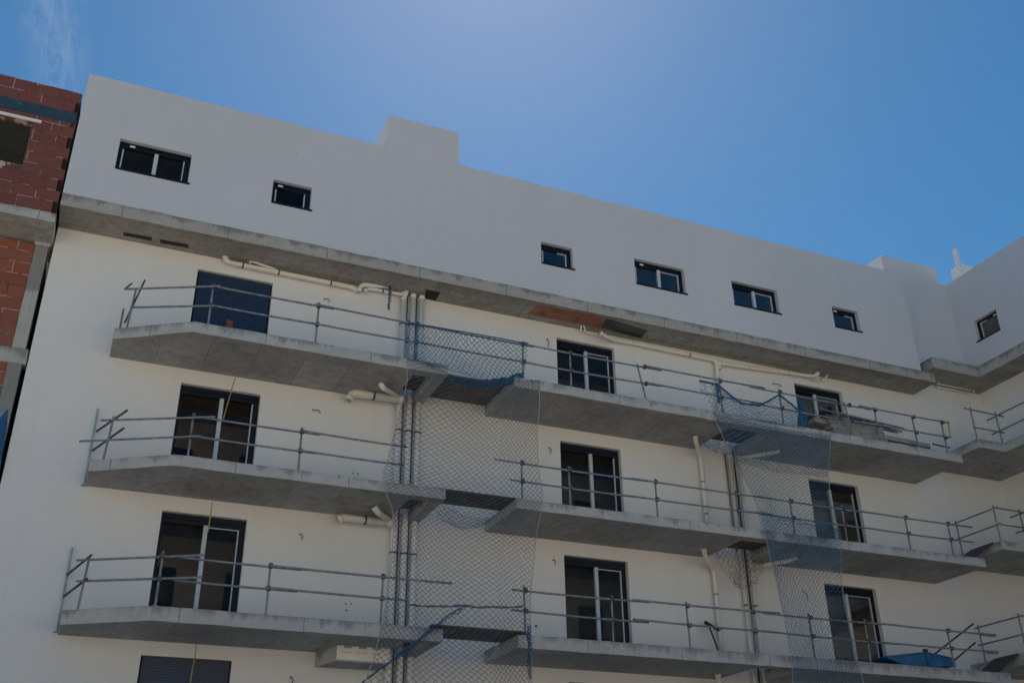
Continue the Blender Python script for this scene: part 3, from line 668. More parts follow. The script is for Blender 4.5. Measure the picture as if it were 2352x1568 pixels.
# net tied to the rail over the first gap
pn, S_ = net('safety_net', 'bright blue safety net tied along the guardrail over the first gap in the top balcony', [
    [(940,741,-1.90),(1050,760,-1.90),(1213,789,-1.90)],
    [(939,790,-1.92),(1055,815,-1.93),(1208,832,-1.92)],
    [(938,826,-1.94),(1030,850,-1.95),(1130,880,-1.90),(1205,872,-1.92)]], 50, 18, 'net_blue', 0.0072, jit=0.012, ropes=('t',), rr=0.014, waves=(0.03, 9, 5))
# bunched bottom hem of that net
mb = MB(); r2 = random.Random(4)
for s_ in range(34):
    t0 = r2.random(); pts = []
    for t in np.linspace(max(0, t0-0.3), min(1, t0+0.3), 12):
        q = P(1035+t*165, 870+math.sin(t*math.pi)*15-t*6+r2.uniform(-11, 9), y=-1.78+r2.uniform(-0.12, 0.08)); pts.append(q)
    mb.tube(pts, 0.015, 4)
o = mesh_obj('gathered_hem', mb, 'net_deep', pn); o['kind'] = 'stuff'
# long hanging net, first bay
pn2, S_ = net('safety_net', 'long grey safety net hanging down the facade in front of the three vertical drain pipes', [
    [(932,808,NY),(1035,858,NY),(1130,876,NY),(1240,872,NY)],
    [(935,872,NY),(1050,900,NY-0.02),(1140,915,NY),(1239,930,NY)],
    [(915,960,NY-0.02),(1040,985,NY+0.10),(1150,985,NY+0.06),(1235,990,NY)],
    [(893,1045,NY-0.03),(1030,1060,NY+0.14),(1150,1060,NY+0.08),(1236,1070,NY)],
    [(878,1108,NY-0.02),(1020,1135,NY),(1160,1150,NY),(1244,1150,NY)],
    [(900,1178,NY-0.02),(1020,1200,NY+0.02),(1140,1215,NY),(1230,1225,NY)],
    [(898,1262,NY-0.02),(1020,1280,NY+0.12),(1140,1290,NY+0.08),(1224,1305,NY)],
    [(892,1340,NY),(1010,1360,NY+0.12),(1140,1372,NY+0.1),(1220,1385,NY)],
    [(880,1420,NY),(1000,1455,NY+0.02),(1130,1465,NY),(1221,1455,NY)],
    [(856,1520,NY-0.1),(990,1540,NY-0.06),(1130,1550,NY-0.05),(1221,1540,NY)],
    [(815,1620,NY-0.25),(990,1635,NY-0.2),(1130,1645,NY-0.2),(1221,1640,NY-0.1)]], 50, 140, 'net_cord', 0.0050, jit=0.008, ropes=('l', 'r'), rr=0.008, warp=0.30, seed=3, waves=(0.07, 7.0, 9.0))
# rail panel over the shaft, second bay
pn3, S_ = net('safety_net', 'slack blue safety net sagging from the guardrail above the black drain pipe', [
    [(1606,874,-1.88),(1648,884,-1.90),(1700,925,-1.90),(1745,932,-1.90),(1790,906,-1.90),(1838,945,-1.90)],
    [(1612,900,-1.90),(1652,912,-1.92),(1705,940,-1.93),(1748,950,-1.93),(1795,945,-1.92),(1842,962,-1.9)],
    [(1636,942,-1.93),(1668,950,-1.94),(1715,962,-1.94),(1755,970,-1.94),(1800,978,-1.94),(1845,984,-1.93)]], 44, 18, 'net_blue', 0.0062, jit=0.014, ropes=('t',), rr=0.026, seed=9, skip=lambda u, v, r_: u < 0.16 and r_.random() < 0.35)
pn4, S_ = net('safety_net', 'long blue grey safety net folded narrow across the third column of balcony doors', [
    [(1634,945,NY),(1720,965,NY),(1810,985,NY),(1910,998,NY)],
    [(1662,1005,NY-0.02),(1740,1030,NY),(1820,1050,NY),(1903,1060,NY)],
    [(1690,1062,NY-0.02),(1750,1085,NY+0.03),(1820,1100,NY+0.05),(1902,1115,NY)],
    [(1722,1125,NY-0.02),(1770,1145,NY+0.03),(1840,1160,NY+0.04),(1912,1170,NY)],
    [(1745,1190,NY-0.02),(1800,1205,NY),(1860,1215,NY),(1932,1232,NY)],
    [(1762,1260,NY-0.02),(1810,1275,NY),(1870,1285,NY),(1935,1300,NY)],
    [(1785,1340,NY-0.02),(1830,1352,NY+0.03),(1885,1365,NY+0.04),(1937,1375,NY)],
    [(1803,1420,NY-0.02),(1845,1432,NY+0.03),(1895,1445,NY+0.04),(1952,1450,NY)],
    [(1815,1500,NY-0.02),(1860,1512,NY),(1910,1520,NY),(1970,1525,NY)],
    [(1822,1585,NY-0.02),(1870,1592,NY),(1930,1600,NY),(1995,1605,NY)]], 46, 126, 'net_blue', 0.0052, jit=0.009, ropes=('l', 'r'), rr=0.008, warp=0.35, seed=11, waves=(0.06, 9.0, 10.0))
for rows_ in ([[(1737,1170,NY-0.03),(1840,1196,NY-0.03),(1930,1215,NY-0.03)],[(1752,1210,NY-0.04),(1850,1228,NY-0.04),(1934,1240,NY-0.04)],[(1766,1282,NY-0.03),(1860,1300,NY-0.03),(1935,1305,NY-0.03)]], [[(1640,950,NY-0.03),(1790,985,NY-0.03),(1908,1002,NY-0.03)],[(1668,1005,NY-0.04),(1790,1040,NY-0.04),(1903,1058,NY-0.04)],[(1692,1060,NY-0.03),(1790,1085,NY-0.03),(1901,1095,NY-0.03)]]):
    net('', '', rows_, 34 if len(rows_) == 3 else 12, 26 if len(rows_) == 3 else 90, 'net_blue', 0.0050, parent=pn4, jit=0.012 if len(rows_) == 3 else 0.005, seed=len(rows_)+int(rows_[0][0][0]))
# torn scraps under the shaft
net('net_scrap', 'torn grey net scrap dangling under the middle balcony beside the black pipe', [
    [(1640,1262,-0.75),(1690,1240,-0.75),(1745,1268,-0.75)], [(1648,1285,-0.62),(1695,1285,-0.62),(1752,1292,-0.62)], [(1672,1325,-0.5),(1700,1325,-0.5),(1748,1318,-0.5)], [(1690,1348,-0.45),(1705,1352,-0.45),(1745,1338,-0.45)]], 18, 16, 'net_cord', 0.006, ropes=(), seed=5, skip=lambda u, v, r_: r_.random() < 0.06+0.25*v*v)
net('net_scrap', 'small crumpled net scrap caught in the shaft under the top balcony', [
    [(1618,1012,-0.6),(1655,1012,-0.6),(1700,1025,-0.6)], [(1620,1022,-0.5),(1655,1028,-0.5),(1702,1036,-0.5)], [(1626,1030,-0.45),(1650,1042,-0.45),(1690,1046,-0.45)]], 16, 8, 'net_cord', 0.006, seed=6, skip=lambda u, v, r_: r_.random() < 0.15)
net('net_scrap', 'crumpled dark net bundle sagging below the first gap in the middle balcony', [
    [(1000,1150,-1.1),(1060,1180,-1.1),(1130,1192,-1.1)], [(1005,1185,-1.0),(1060,1202,-1.0),(1120,1200,-1.0)], [(1030,1200,-0.95),(1060,1215,-0.95),(1100,1210,-0.95)]], 18, 8, 'net_cord', 0.006, seed=7)
# thick blue ropes / rolled net edges crossing the lower first bay
def rope(name, label, px, y, r, mat, cat='rope', strands=1, group=None, spread=None):
    pts = [np.array(P(p[0], p[1], y=p[2] if len(p) > 2 else y)) for p in px]; n_ = 30; mb = MB(); r3 = random.Random(len(px)*7+int(px[0][0]))
    for s_ in range(strands):
        ph = s_*2.1; off = spread*(0.5+0.5*((s_*37) % 10)/10) if spread else r*1.4 if strands > 1 else 0
        q = [catmull(pts, t)+np.array([math.cos(t*25+ph)*off, math.sin(t*21+ph)*off, math.sin(t*25+ph)*off])+np.array([r3.uniform(-0.004,0.004)]*3) for t in np.linspace(0, 1, n_)]
        mb.tube(q, r, 6)
    return tag(mesh_obj(name, mb, mat, None, True), label, cat, group)
rope('rolled_net_edge', 'thick twisted blue net edge drooping across the lower drain pipes', [(1070,1392),(1035,1412),(1000,1440),(965,1468),(935,1494),(912,1510)], NY-0.03, 0.009, 'net_deep', strands=8, spread=0.05)
rope('blue_rope', 'blue rope running diagonally down below the white foam panel', [(930,1490),(895,1520),(860,1545),(815,1582)], NY-0.06, 0.011, 'net_deep', strands=2)
rope('knotted_cord', 'dark knotted cord strung between the lower balcony rail ends', [(940,1388),(1000,1392),(1060,1390),(1120,1394),(1200,1392)], NY+0.02, 0.012, 'net_cord', strands=2)
rope('net_bundle', 'blue bundled net tied to the rail post at the lower gap', [(1217,1436),(1215,1460),(1219,1485),(1216,1520),(1218,1556)], NY, 0.008, 'net_deep', strands=7, spread=0.05)
rope('net_bundle', 'blue bundled net wrapped round the guardrail post beside the door on the top balcony', [(1648,880),(1650,905),(1652,925)], -1.86, 0.012, 'net_deep', strands=6, spread=0.04)
rope('blue_strap', 'short frayed blue strap hanging from the white pipe under the cornice', [(895,656),(897,672),(895,690),(893,710)], -0.30, 0.009, 'net_deep', 'strap', strands=6, spread=0.04)
# yellow ropes down the first column of doors
for (px, lab) in ([[(541,866,-0.62),(532,895,-0.62),(522,930,-0.62),(513,962,-0.62)], 'yellow rope hanging from the top balcony soffit before a door'], [[(487,1152,-0.62),(484,1180,-0.62),(480,1205,-0.62),(477,1222,-0.62)], 'short yellow rope hanging from the middle balcony soffit before a door'], [[(451,1478,-0.62),(447,1510,-0.62),(440,1545,-0.62),(435,1585,-0.62)], 'dull yellow rope hanging from the lower balcony soffit before the half shuttered door']):
    rope('yellow_rope', lab, px, -0.62, 0.013, 'rope_yellow', group='yellow ropes before the doors')

# ------------------------------------------------------------------ pipes
def pipe(name, label, runs, mat='pvc', clamps=(), group=None, cr=None):
    """runs: list of (points, radius); each run is one length of pipe of the same drain"""
    t_ = thing(name, label, 'pipe', runs[0][0][0], group)
    for pts, r in runs: mesh_obj('pipe_run', MB().tube(fillet(pts, max(0.12, r*2.2)), r, 12), mat, t_, True)
    for (c, axis, r) in clamps: mesh_obj('clamp', MB().cyl(c, axis, r*1.22, 0.035), 'clamp_metal', t_)
    for pts, r in runs:
        for q in (pts[0], pts[-1]):
            a = np.array(pts[1] if q is pts[0] else pts[-2], float)-np.array(q, float); a /= np.linalg.norm(a)
            mesh_obj('socket', MB().cyl(np.array(q)+a*0.05, a, r*1.14, 0.10), mat, t_, True)
    return t_
def PP(*px, y=-0.12): return [tuple(P(p[0], p[1], y=(p[2] if len(p) > 2 else y))) for p in px]
# three stacks down the first bay
xs = [P(924,760,y=-0.12)[0], P(947,735,y=-0.12)[0], P(967,735,y=-0.12)[0]]
nm = ['left hand white drain stack fed by the elbowed pipes under the cornice', 'middle white drain stack of the three vertical pipes', 'right hand white drain stack next to the dark cornice opening']
for i, x in enumerate(xs):
    pipe('drain_stack', nm[i], [([(x,-0.13,15.12),(x,-0.13,0.02)], 0.074)], 'pvc_grey', [((x,-0.13,z),(0,0,1),0.072) for z in (14.2, 11.3, 8.3, 5.3)], 'vertical drain stacks')
pipe('gap_shade_tube', 'thin dark tube standing in for the shade between the drain stacks', [([((xs[0]+xs[1])/2,-0.06,15.1),((xs[0]+xs[1])/2,-0.06,0.02)], 0.012)], 'clamp_metal')  # dark tube added for the shade in the gap between two stacks
pipe('gap_shade_tube', 'thin dark tube standing in for the shade beside the right hand drain stack', [([((xs[1]+xs[2])/2,-0.06,15.1),((xs[1]+xs[2])/2,-0.06,0.02)], 0.012)], 'clamp_metal')  # second dark tube, painted shade for the right hand gap
def cz(p, q, t): return tuple(np.array(p)*(1-t)+np.array(q)*t)
a, b2 = PP((522,602),(810,660), y=-0.13)
pipe('drain_pipe', 'long cream waste pipe under the cornice above the closed blue shutter', [([tuple(P(516,587,y=-0.13)), a, b2, tuple(P(822,668,y=-0.05))], 0.062), (PP((574,605),(577,599),(592,605),(626,616),(650,628), y=-0.16), 0.03)], 'pvc', [(cz(a,b2,t),(1,0,0),0.055) for t in (0.12, 0.40, 0.82)])
p1 = PP((824,669),(830,654),(890,657),(936,665),(926,690), y=-0.18); p2 = PP((836,668),(848,663),(900,672),(922,676), y=-0.14)
pipe('drain_pipe', 'pair of stubby white elbowed pipes joining the left drain stack under the cornice', [(p1, 0.06), (p2, 0.042)], 'pvc_grey', [(cz(p1[1],p1[2],0.95),(1,0,0),0.05), (cz(p2[1],p2[2],0.6),(1,0,0),0.038)])
p1 = PP((800,918),(809,902),(925,918), y=-0.30); p2 = [tuple(P(874,881,z=12.06)), tuple(P(880,891,z=11.93)), tuple(P(921,912,y=-0.16))]
pipe('drain_pipe', 'fat cream waste pipe with open elbow under the top balcony', [(p1, 0.098), (p2, 0.06)], 'pvc', [(cz(p1[1],p1[2],0.42),(1,0,0),0.095), (cz(p2[1],p2[2],0.2),(1,0,0),0.045)])
p1 = PP((776,1193),(788,1188),(900,1201), y=-0.28); p2 = [tuple(P(860,1164,z=9.05)), tuple(P(868,1177,z=8.93)), tuple(P(900,1196,y=-0.16))]
pipe('drain_pipe', 'fat cream waste pipe stub under the middle balcony', [(p1, 0.086), (p2, 0.066)], 'pvc', [(cz(p1[1],p1[2],0.45),(1,0,0),0.084)])
# second bay
a, b2 = PP((1452,787),(1646,828), y=-0.13); c, d = PP((1646,833),(1850,862), y=-0.13); tee = P(1648,845,y=-0.13)
pipe('drain_pipe', 'cream waste pipe tee dropping from the cornice between the second and third doors', [
    ([tuple(P(1378,764,y=-0.4)), tuple(P(1396,776,y=-0.3)), tuple(P(1412,781,y=-0.14)), a, b2, tuple(P(1649,878,y=-0.13))], 0.06), ([tuple(tee+np.array([0.05,0,-0.02])), tuple(tee+np.array([0.12,0,0.22])), c, d, tuple(P(1872,864,y=-0.25)), tuple(P(1880,856,y=-0.3))], 0.055), ([tuple(P(1649,868,y=-0.13)), tuple(P(1653,960,y=-0.13))], 0.06)], 'pvc',
    [(cz(a,b2,0.0),(1,0,0),0.05), (cz(a,b2,0.67),(1,0,0),0.05), (cz(c,d,0.35),(1,0,0),0.045), (cz(c,d,0.8),(1,0,0),0.045), (tuple(P(1649,873,y=-0.13)),(0,0,1),0.055)])
for k, top, mid, bot in ((3, (1596,1000), (1603,1030), (1618,1200)), (2, (1616,1258), (1633,1290), (1651,1478)), (1, (1648,1546), (1662,1568), (1680,1760))):
    q = [tuple(P(top[0],top[1],z=ZB[k+1]-0.03)), tuple(P(top[0]+3,top[1]+16,z=ZB[k+1]-0.17)), tuple(P(mid[0]+6,mid[1]+18,y=-0.12)), (P(mid[0]+6,mid[1]+18,y=-0.12)[0], -0.12, ZT[k]+0.01)]
    pipe('drain_pipe', 'cream downpipe bending off the '+{3: 'top balcony', 2: 'middle balcony', 1: 'lower balcony'}[k]+' soffit onto the wall', [(q, 0.06)], 'pvc', [((q[3][0],-0.12,z+ZT[k]),(0,0,1),0.05) for z in (0.9, 1.8)], 'cream downpipes of the second bay')
xr = P(1686,1060,y=-0.13)[0]
for dx, r, mt, lab in ((-0.13, 0.05, 'pvc', 'slim cream riser left of the black drain pipe'), (0.015, 0.022, 'pipe_black', 'black drain pipe between slim cream risers'), (0.16, 0.05, 'pvc', 'slim cream riser right of the black drain pipe')):
    pipe('riser_pipe', lab, [([(xr+dx,-0.11,12.2 if r < 0.03 else 12.05),(xr+dx,-0.11,0.02)], r)], mt, [((xr+dx,-0.11,z),(0,0,1),r) for z in (10.9, 7.9, 4.9)], None)
pipe('conduit', 'thin red conduit beside the slim cream riser under the top balcony', [([(xr-0.22,-0.05,12.07),(xr-0.20,-0.05,9.33)], 0.018)], 'conduit_red')
for k, q in ((4, [(1694,1052,-0.15),(1735,1046,-0.5),(1780,1038,-0.75),(1788,1034,-0.75)]), (3, [(1735,1303,-0.2),(1760,1296,-0.5),(1818,1286,-0.8),(1828,1280,-0.8)])):
    qq = [tuple(P(*p[:2], y=p[2])) for p in q]; c_ = cz(qq[1], qq[2], 0.55)
    pipe('branch_pipe', 'cream branch pipe slanting up under the '+ORD[k]+' behind the net', [(qq, 0.055)], 'pvc', [(c_, np.array(qq[2])-np.array(qq[1]), 0.045)], 'slanting branch pipes behind the net')
qq = PP((2150,878),(2236,896), y=-0.12); pipe('drain_pipe', 'cream pipe pair along the wall under the raised corner cornice', [(qq, 0.055), (PP((2150,888),(2225,902), y=-0.09), 0.03)], 'pvc', [(cz(qq[0],qq[1],0.93),(1,0,0),0.055)])
pipe('pipe_stub', 'small cream pipe stubs at the end of the waste pipe under the cornice', [(PP((1888,872,-0.1),(1898,866,-0.15),(1902,858,-0.2)), 0.025), (PP((1870,872,-0.08),(1886,876,-0.08),(1896,870,-0.12)), 0.02)], 'pvc')
pipe('pipe_stub', 'pair of white pipe tails poking from the clay patch above the second door', [(PP((1332,762,-0.15),(1336,748,-0.2),(1338,744,-0.25)), 0.022), (PP((1345,764,-0.12),(1342,750,-0.2),(1340,744,-0.25)), 0.022), (PP((1340,764,-0.06),(1380,773,-0.06),(1440,786,-0.06)), 0.014)], 'pvc')

# ------------------------------------------------------------------ boards bridging the gap between the balconies
for k, px, lab in ((4, [(1030,870),(1180,898)], 'brown boards bridging the first gap of the top balcony'), (3, [(1030,1130),(1170,1152)], 'dark boards bridging the first gap of the middle balcony'), (2, [(1022,1456),(1175,1470)], 'black boards bridging the first gap of the lower balcony')):
    t_ = thing('walkway_boards', lab, 'boards', (8.2, -1.0, ZT[k]), 'boards bridging the balcony gaps')
    y = {4: -0.02, 3: -0.9, 2: -0.9}[k]; i = 0
    while y > {4: -1.3, 3: -1.75, 2: -1.8}[k]:
        w_ = 0.21; x0 = 7.15+rnd.uniform(-0.1, 0.1); x1 = 9.3+rnd.uniform(-0.12, 0.15)
        mesh_obj('board', MB().box(x0, x1, y-w_, y, ZT[k]+0.012, ZT[k]+0.05+rnd.uniform(0, 0.006)), 'board_dark' if k != 4 else 'board_brown', t_); y -= w_+0.012; i += 1
# polystyrene panel with print under the lower balcony
t_ = thing('foam_panel', 'white printed foam panel fixed under the lower balcony', 'panel', tuple(P(835,1490,y=-0.6)))
f0 = P(776,1474,y=-0.9); f1 = P(896,1482,y=-0.9); zb_ = P(776,1513,y=-0.9)[2]
mesh_obj('panel', MB().box(f0[0], f1[0], -0.9, -0.84, zb_, ZB[2]-0.004), 'foam', t_)
mesh_obj('backing_box', MB().prism([(f0[0]-0.25,-0.02),(f0[0]-0.02,-0.838),(f1[0],-0.838),(f1[0],-0.02)], zb_-0.02, ZB[2]-0.003), 'concrete', t_)
mb = MB()
for i, u in enumerate((0.12, 0.40, 0.67)):
    xx = f0[0]+(f1[0]-f0[0])*u; w_ = (f1[0]-f0[0])*0.15
    for j in range(5): mb.box(xx+w_*j/5, xx+w_*(j+0.72)/5, -0.9035, -0.9005, zb_+0.24, zb_+0.275+0.012*(j % 2))
    for j in range(6): mb.box(xx-0.03+w_*1.3*j/6, xx-0.03+w_*1.3*(j+0.6)/6, -0.9035, -0.9005, zb_+0.15, zb_+0.162)
mesh_obj('printed_marks', mb, 'print', t_)['kind'] = 'stuff'

# ------------------------------------------------------------------ things on the balconies
q = P(527,739,y=-1.6); tag(bevel(mesh_obj('clay_brick', MB().obox((q[0],-1.6,ZT[4]+0.155),(0.06,0.01,0.0),(-0.01,0.05,0),(0,0.004,0.155)), 'brick'), 0.006), 'single clay brick standing on the top balcony before the blue shutter', 'brick')
# stack of formwork panels and tubes on the top balcony
xa = P(1885,960,y=-1.4)[0]; xb = P(2078,1010,y=-1.4)[0]
t_ = thing('formwork_stack', 'stack of grey formwork panels lying on the top balcony beside the third door', 'formwork', ((xa+xb)/2, -1.3, ZT[4]))
for i in range(4):
    e = rnd.uniform(-0.12, 0.12); mesh_obj('panel', MB().box(xa+e+0.15, xb-0.9+e, -1.62, -0.95, ZT[4]+0.012+i*0.135, ZT[4]+0.14+i*0.135), 'timber_grey', t_)
mesh_obj('panel', MB().obox(((xa+xb)/2+1.2, -1.42, ZT[4]+0.26), (0.95,0,-0.02), (0,0.22,0), (0.003,0,0.065)), 'timber_grey', t_)
mesh_obj('panel', MB().obox((xa+0.45, -1.25, ZT[4]+0.50), (0.75,0,-0.01), (0,0.25,0), (0.002,0,0.07)), 'timber', t_)
mesh_obj('bearer', MB().box(xa-0.1, xa, -1.6, -0.9, ZT[4]+0.011, ZT[4]+0.11).box(xb-0.3, xb-0.2, -1.6, -0.9, ZT[4]+0.011, ZT[4]+0.11), 'timber', t_)
t_ = thing('tube_bundle', 'loose scaffold tubes lying on the formwork stack behind the rail', 'tubes', ((xa+xb)/2, -1.3, ZT[4]+0.5))
for i in range(9):
    e = rnd.uniform(-0.5, 0.5); z = ZT[4]+0.72+0.05*(i // 4)+rnd.uniform(0, 0.02); y = -1.55+0.075*(i % 4)*1.8
    mesh_obj('tube', MB().tube([(xa+0.1+e, y, z+rnd.uniform(0, 0.12)), (xb-0.5+e, y+rnd.uniform(-0.1, 0.1), z-0.10)], 0.024, 8), 'galvanised' if i % 3 else 'galvanised_dark', t_, True)
# folded blue sack by the rail
mb = MB(); xx = P(1848,960,y=-1.72)[0]; prof = [(0.0,0.13),(0.25,0.16),(0.5,0.13),(0.7,0.08),(0.85,0.045),(0.98,0.02)]
kk = 14
for (h, w_) in prof:
    for j in range(kk):
        a = 2*math.pi*j/kk; fz = 1+0.18*math.sin(3*a+h*5)+0.08*math.sin(7*a); mb.v.append((xx+w_*fz*math.cos(a)+0.02*h, -1.62+w_*0.7*fz*math.sin(a), ZT[4]+0.012+h*0.95))
for i in range(len(prof)-1):
    for j in range(kk): mb.f.append((i*kk+j, i*kk+(j+1)%kk, (i+1)*kk+(j+1)%kk, (i+1)*kk+j))
mb.f.append(tuple(range(kk-1,-1,-1))); mb.f.append(tuple((len(prof)-1)*kk+j for j in range(kk)))
tag(mesh_obj('tarpaulin_bundle', mb, 'tarp_blue', None, True), 'gathered blue tarpaulin standing against the guardrail before the third top door', 'tarpaulin')
# yellow clamp hanging on the rail
q = P(2176,985,y=-1.84); tag(mesh_obj('rail_clamp', MB().obox((q[0],-1.90,13.07),(0.018,0,0),(0,0.012,0),(0.02,0,0.22)).obox((q[0]-0.01,-1.90,13.31),(0.03,0,0),(0,0.03,0),(0,0,0.03)), 'yellow_paint'), 'yellow clamp hooked over the guardrail at the far end of the top balcony', 'clamp')
# heap at the step of the top balcony
t_ = thing('rubble_heap', 'small heap of dark scrap and brackets at the step of the top balcony', 'scrap', (22.4, -1.3, ZT[4]))
for i in range(7): mesh_obj('scrap_piece', MB().obox((22.0+i*0.13+rnd.uniform(-0.05,0.05), -1.5+rnd.uniform(-0.1,0.2), ZT[4]+0.09+rnd.uniform(0,0.08)), (rnd.uniform(0.05,0.14),rnd.uniform(-0.03,0.03),rnd.uniform(-0.03,0.03)), (0.01,0.04,0), (0,0.01,rnd.uniform(0.02,0.05))), ['clamp_metal','tarp_blue','timber_grey'][i % 3], t_)
mesh_obj('loose_tube', MB().tube([P(2142,1019,y=-1.6), P(2182,1028,y=-1.6)], 0.022, 8), 'galvanised_dark', t_)
# blue skip tub
xa = P(2012,1500,y=-1.35)[0]; xb = P(2178,1530,y=-1.35)[0]; z0 = ZT[2]+0.012; zr = z0+0.36; L_ = xb-xa
t_ = thing('tipping_skip', 'blue steel tipping skip tub standing on the lower balcony', 'skip', ((xa+xb)/2, -1.3, z0))
body = MB(); outer = [(xa+0.02,zr-0.15),(xa+L_*0.60,zr+0.05),(xb,zr-0.06),(xb,z0+0.12),(xa+L_*0.35,z0)]
y0_, y1_ = -1.62, -0.85
def shell(poly, y0, y1, th):
    mb = MB(); k_ = len(poly); mb.add([(p[0],y0,p[1]) for p in poly]+[(p[0],y0+th,p[1]) for p in poly], [tuple(range(k_-1,-1,-1)), tuple(range(k_,2*k_))]+[(i,(i+1)%k_,(i+1)%k_+k_,i+k_) for i in range(k_)])
    mb.add([(p[0],y1-th,p[1]) for p in poly]+[(p[0],y1,p[1]) for p in poly], [tuple(range(k_-1,-1,-1)), tuple(range(k_,2*k_))]+[(i,(i+1)%k_,(i+1)%k_+k_,i+k_) for i in range(k_)])
    for (i, j) in ((2,3),(3,4),(4,0)):
        a_, b_ = poly[i], poly[j]; d_ = np.array([b_[0]-a_[0], b_[1]-a_[1]]); nn = np.array([-d_[1], d_[0]]); nn = nn/np.linalg.norm(nn)*th
        c_ = np.array([sum(p[0] for p in poly)/k_, sum(p[1] for p in poly)/k_]); m_ = np.array([(a_[0]+b_[0])/2, (a_[1]+b_[1])/2])
        if (c_-m_).dot(nn) < 0: nn = -nn
        mb.add([(a_[0],y0+th,a_[1]),(b_[0],y0+th,b_[1]),(b_[0]+nn[0],y0+th,b_[1]+nn[1]),(a_[0]+nn[0],y0+th,a_[1]+nn[1]),(a_[0],y1-th,a_[1]),(b_[0],y1-th,b_[1]),(b_[0]+nn[0],y1-th,b_[1]+nn[1]),(a_[0]+nn[0],y1-th,a_[1]+nn[1])], [(0,3,2,1),(4,5,6,7),(0,1,5,4),(1,2,6,5),(2,3,7,6),(3,0,4,7)])
    return mb
mesh_obj('tub', shell(outer, y0_, y1_, 0.012), 'skip_blue', t_)
mesh_obj('rib', MB().box(xa+L_*0.60-0.03, xa+L_*0.60+0.03, y0_-0.035, y0_-0.001, z0+0.06, zr+0.05), 'skip_blue', t_)
mesh_obj('lifting_lug', MB().prism([(xa+L_*0.60-0.05,y0_-0.03),(xa+L_*0.60+0.05,y0_-0.03),(xa+L_*0.60+0.05,y0_+0.05),(xa+L_*0.60-0.05,y0_+0.05)], zr+0.051, zr+0.13), 'clamp_metal', t_)
mesh_obj('rim', MB().tube([(outer[0][0],y0_-0.012,outer[0][1]),(outer[1][0],y0_-0.012,outer[1][1]),(outer[2][0],y0_-0.012,outer[2][1])], 0.018, 6), 'skip_blue', t_)
# board leaning in the third lower door, dark prop by the pipe
xx = P(1945,1520,y=-0.3)[0]
q0 = P(1640,1478,y=-0.35); q1 = P(1625,1432,y=-0.2)
t_ = thing('leaning_prop', 'dark propping tool leaning beside the cream downpipe on the lower balcony', 'prop', (q0[0], -0.5, ZT[2]))
mesh_obj('shaft', MB().tube([(q0[0]+0.1,-0.5,ZT[2]+0.02), tuple(P(1628,1435,y=-0.25))], 0.022, 8), 'pipe_black', t_)
mesh_obj('head', MB().tube([tuple(P(1619,1428,y=-0.27)), tuple(P(1635,1437,y=-0.27)), tuple(P(1652,1447,y=-0.27))], [0.05, 0.045, 0.03], 8), 'pipe_black', t_)
# ramps (boards) at the step to the raised section
for k, lab in ((3, 'dark sheet ramp at the step from the middle balcony to the raised corner'), (2, 'dark sheet ramp at the step from the lower balcony to the raised corner')):
    mb = MB().obox((23.2, -1.3, ZT[k]+0.29), (0.46, 0, 0.28), (0, 0.42, 0), (-0.012, 0, 0.016)); tag(mesh_obj('ramp_sheet', mb, 'board_dark'), lab, 'ramp')

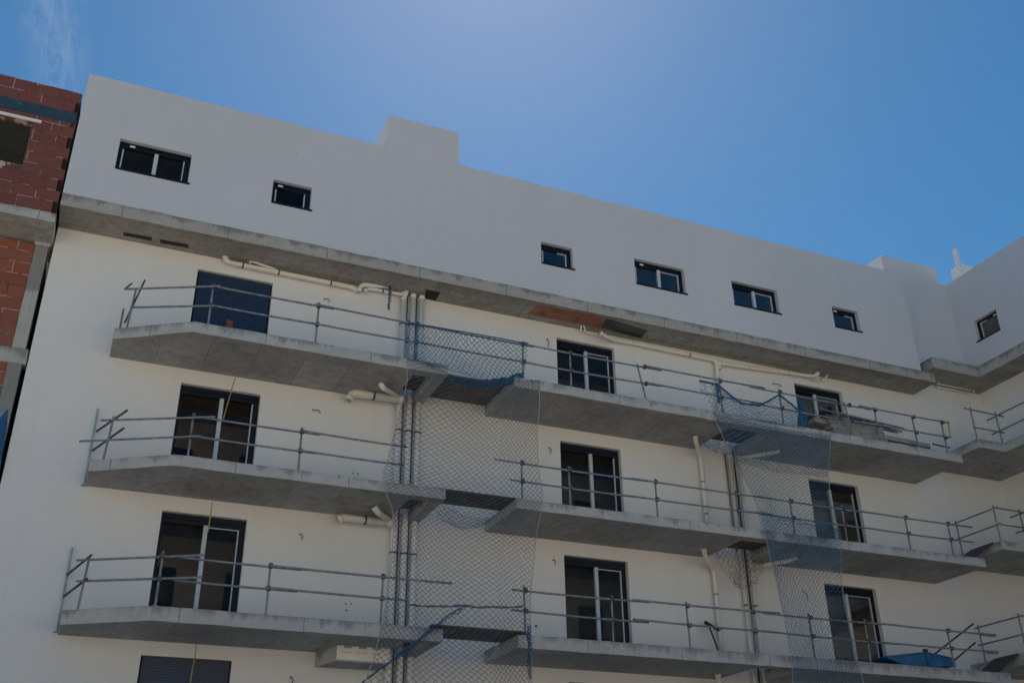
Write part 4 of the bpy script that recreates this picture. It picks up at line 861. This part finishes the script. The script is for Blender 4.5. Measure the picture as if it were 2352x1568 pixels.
# ------------------------------------------------------------------ cable tails on the walls
TAILS = [('a','pale cable tail on the wall right of the blue shutter',(746,686),(757,694)), ('b','bent cable tail on the wall right of the door under the top balcony',(719,941),(736,949)), ('c','short brown cable tail on the wall right of the door under the middle balcony',(690,1226),(693,1238)), ('d','dark cable tail on the wall right of the half shuttered door',(668,1554),(670,1572)),
 ('e','small cable tail left of the second top door',(1257,779),(1259,796)), ('f','small cable tail left of the second door on the middle balcony',(1262,1028),(1264,1042)), ('g','small cable tail left of the second door on the lower balcony',(1271,1285),(1274,1297)), ('h','looping cable tail on the wall left of the third top door',(1776,881),(1795,888)), ('i','dark cable tail behind the net left of the third lower door',(1845,1357),(1856,1380)), ('j','faint cable tail on the wing wall under the raised cornice',None,None)]
for (kk_, lab, a, b2) in TAILS:
    if a is None: p, q = P(2553,970,x=WGX-0.03), P(2555,985,x=WGX-0.03); p, q = np.array([WGX-0.03,-3.0,15.0]), np.array([WGX-0.05,-3.0,14.8])
    else: p, q = np.array(P(a[0],a[1],y=-0.02)), np.array(P(b2[0],b2[1],y=-0.05))
    m_ = (p+q)/2+np.array([0.03,-0.04,0.03]); start = p+np.array([0,0.03,0]) if a else p+np.array([0.04,0,0])
    t_ = thing('cable_tail', lab, 'cable', p, 'cable tails sticking out of the walls')
    mesh_obj('conduit_end', MB().tube([start, p+np.array([0,-0.012,0]) if a else p-np.array([0.012,0,0])], 0.022, 8), 'timber_grey', t_); mesh_obj('wire', MB().tube([p, m_, q], 0.010, 6), 'wire', t_)
# small wall anchors
for (px_, py_, r_, mt_, lab) in ((810,1086,0.022,'timber_grey','grey wall plug above the middle balcony, the one farther from the drain stacks'), (822,1088,0.022,'timber_grey','grey wall plug above the middle balcony, the one nearer the drain stacks'), (794,1386,0.022,'timber_grey','upper plug hole above the lower balcony, farther from the drain stacks'), (806,1386,0.022,'timber_grey','upper plug hole above the lower balcony, nearer the drain stacks'), (796,1401,0.026,'timber_grey','lowest plug hole of three on the wall above the lower balcony'), (1231,1437,0.03,'clamp_metal','black plug hole beside the bundled blue net'), (680,355,0.018,'timber_grey','faint plug on the attic wall between the first two windows')):
    y_ = 0.0 if py_ > 500 else AY; q = P(px_, py_, y=y_)
    tag(mesh_obj('wall_plug', MB().cyl((q[0], y_-0.006, q[2]), (0,1,0), r_, 0.012, 10), mt_), lab, 'plug', 'plugs in the wall')

# ------------------------------------------------------------------ unseen block behind the viewer, kept and coloured cream to bounce warm light
O = thing('opposite_bounce_block', 'unseen cream block added across the street to bounce light, with rows of dark openings', 'building', (14, -46, 0))
oh = [(x, x+1.7, z, z+1.5) for x in range(-16, 46, 5) for z in (1.2, 4.4, 7.6, 10.8)]
mesh_obj('facade_wall', wall(-22, 50, 0, 14.0, -44.0, 0.3, oh, 'y', -1), 'cream_bounce', O)
for z in (3.3, 6.5, 9.7, 12.9): mesh_obj('floor_band', MB().box(-22, 50, -44.0, -43.93, z, z+0.3), 'concrete_column', O)
mesh_obj('back_wall', MB().box(-22, 50, -52, -51.7, 0, 14).box(-22, 50, -51.7, -44.31, 13.7, 13.95), 'interior', O)
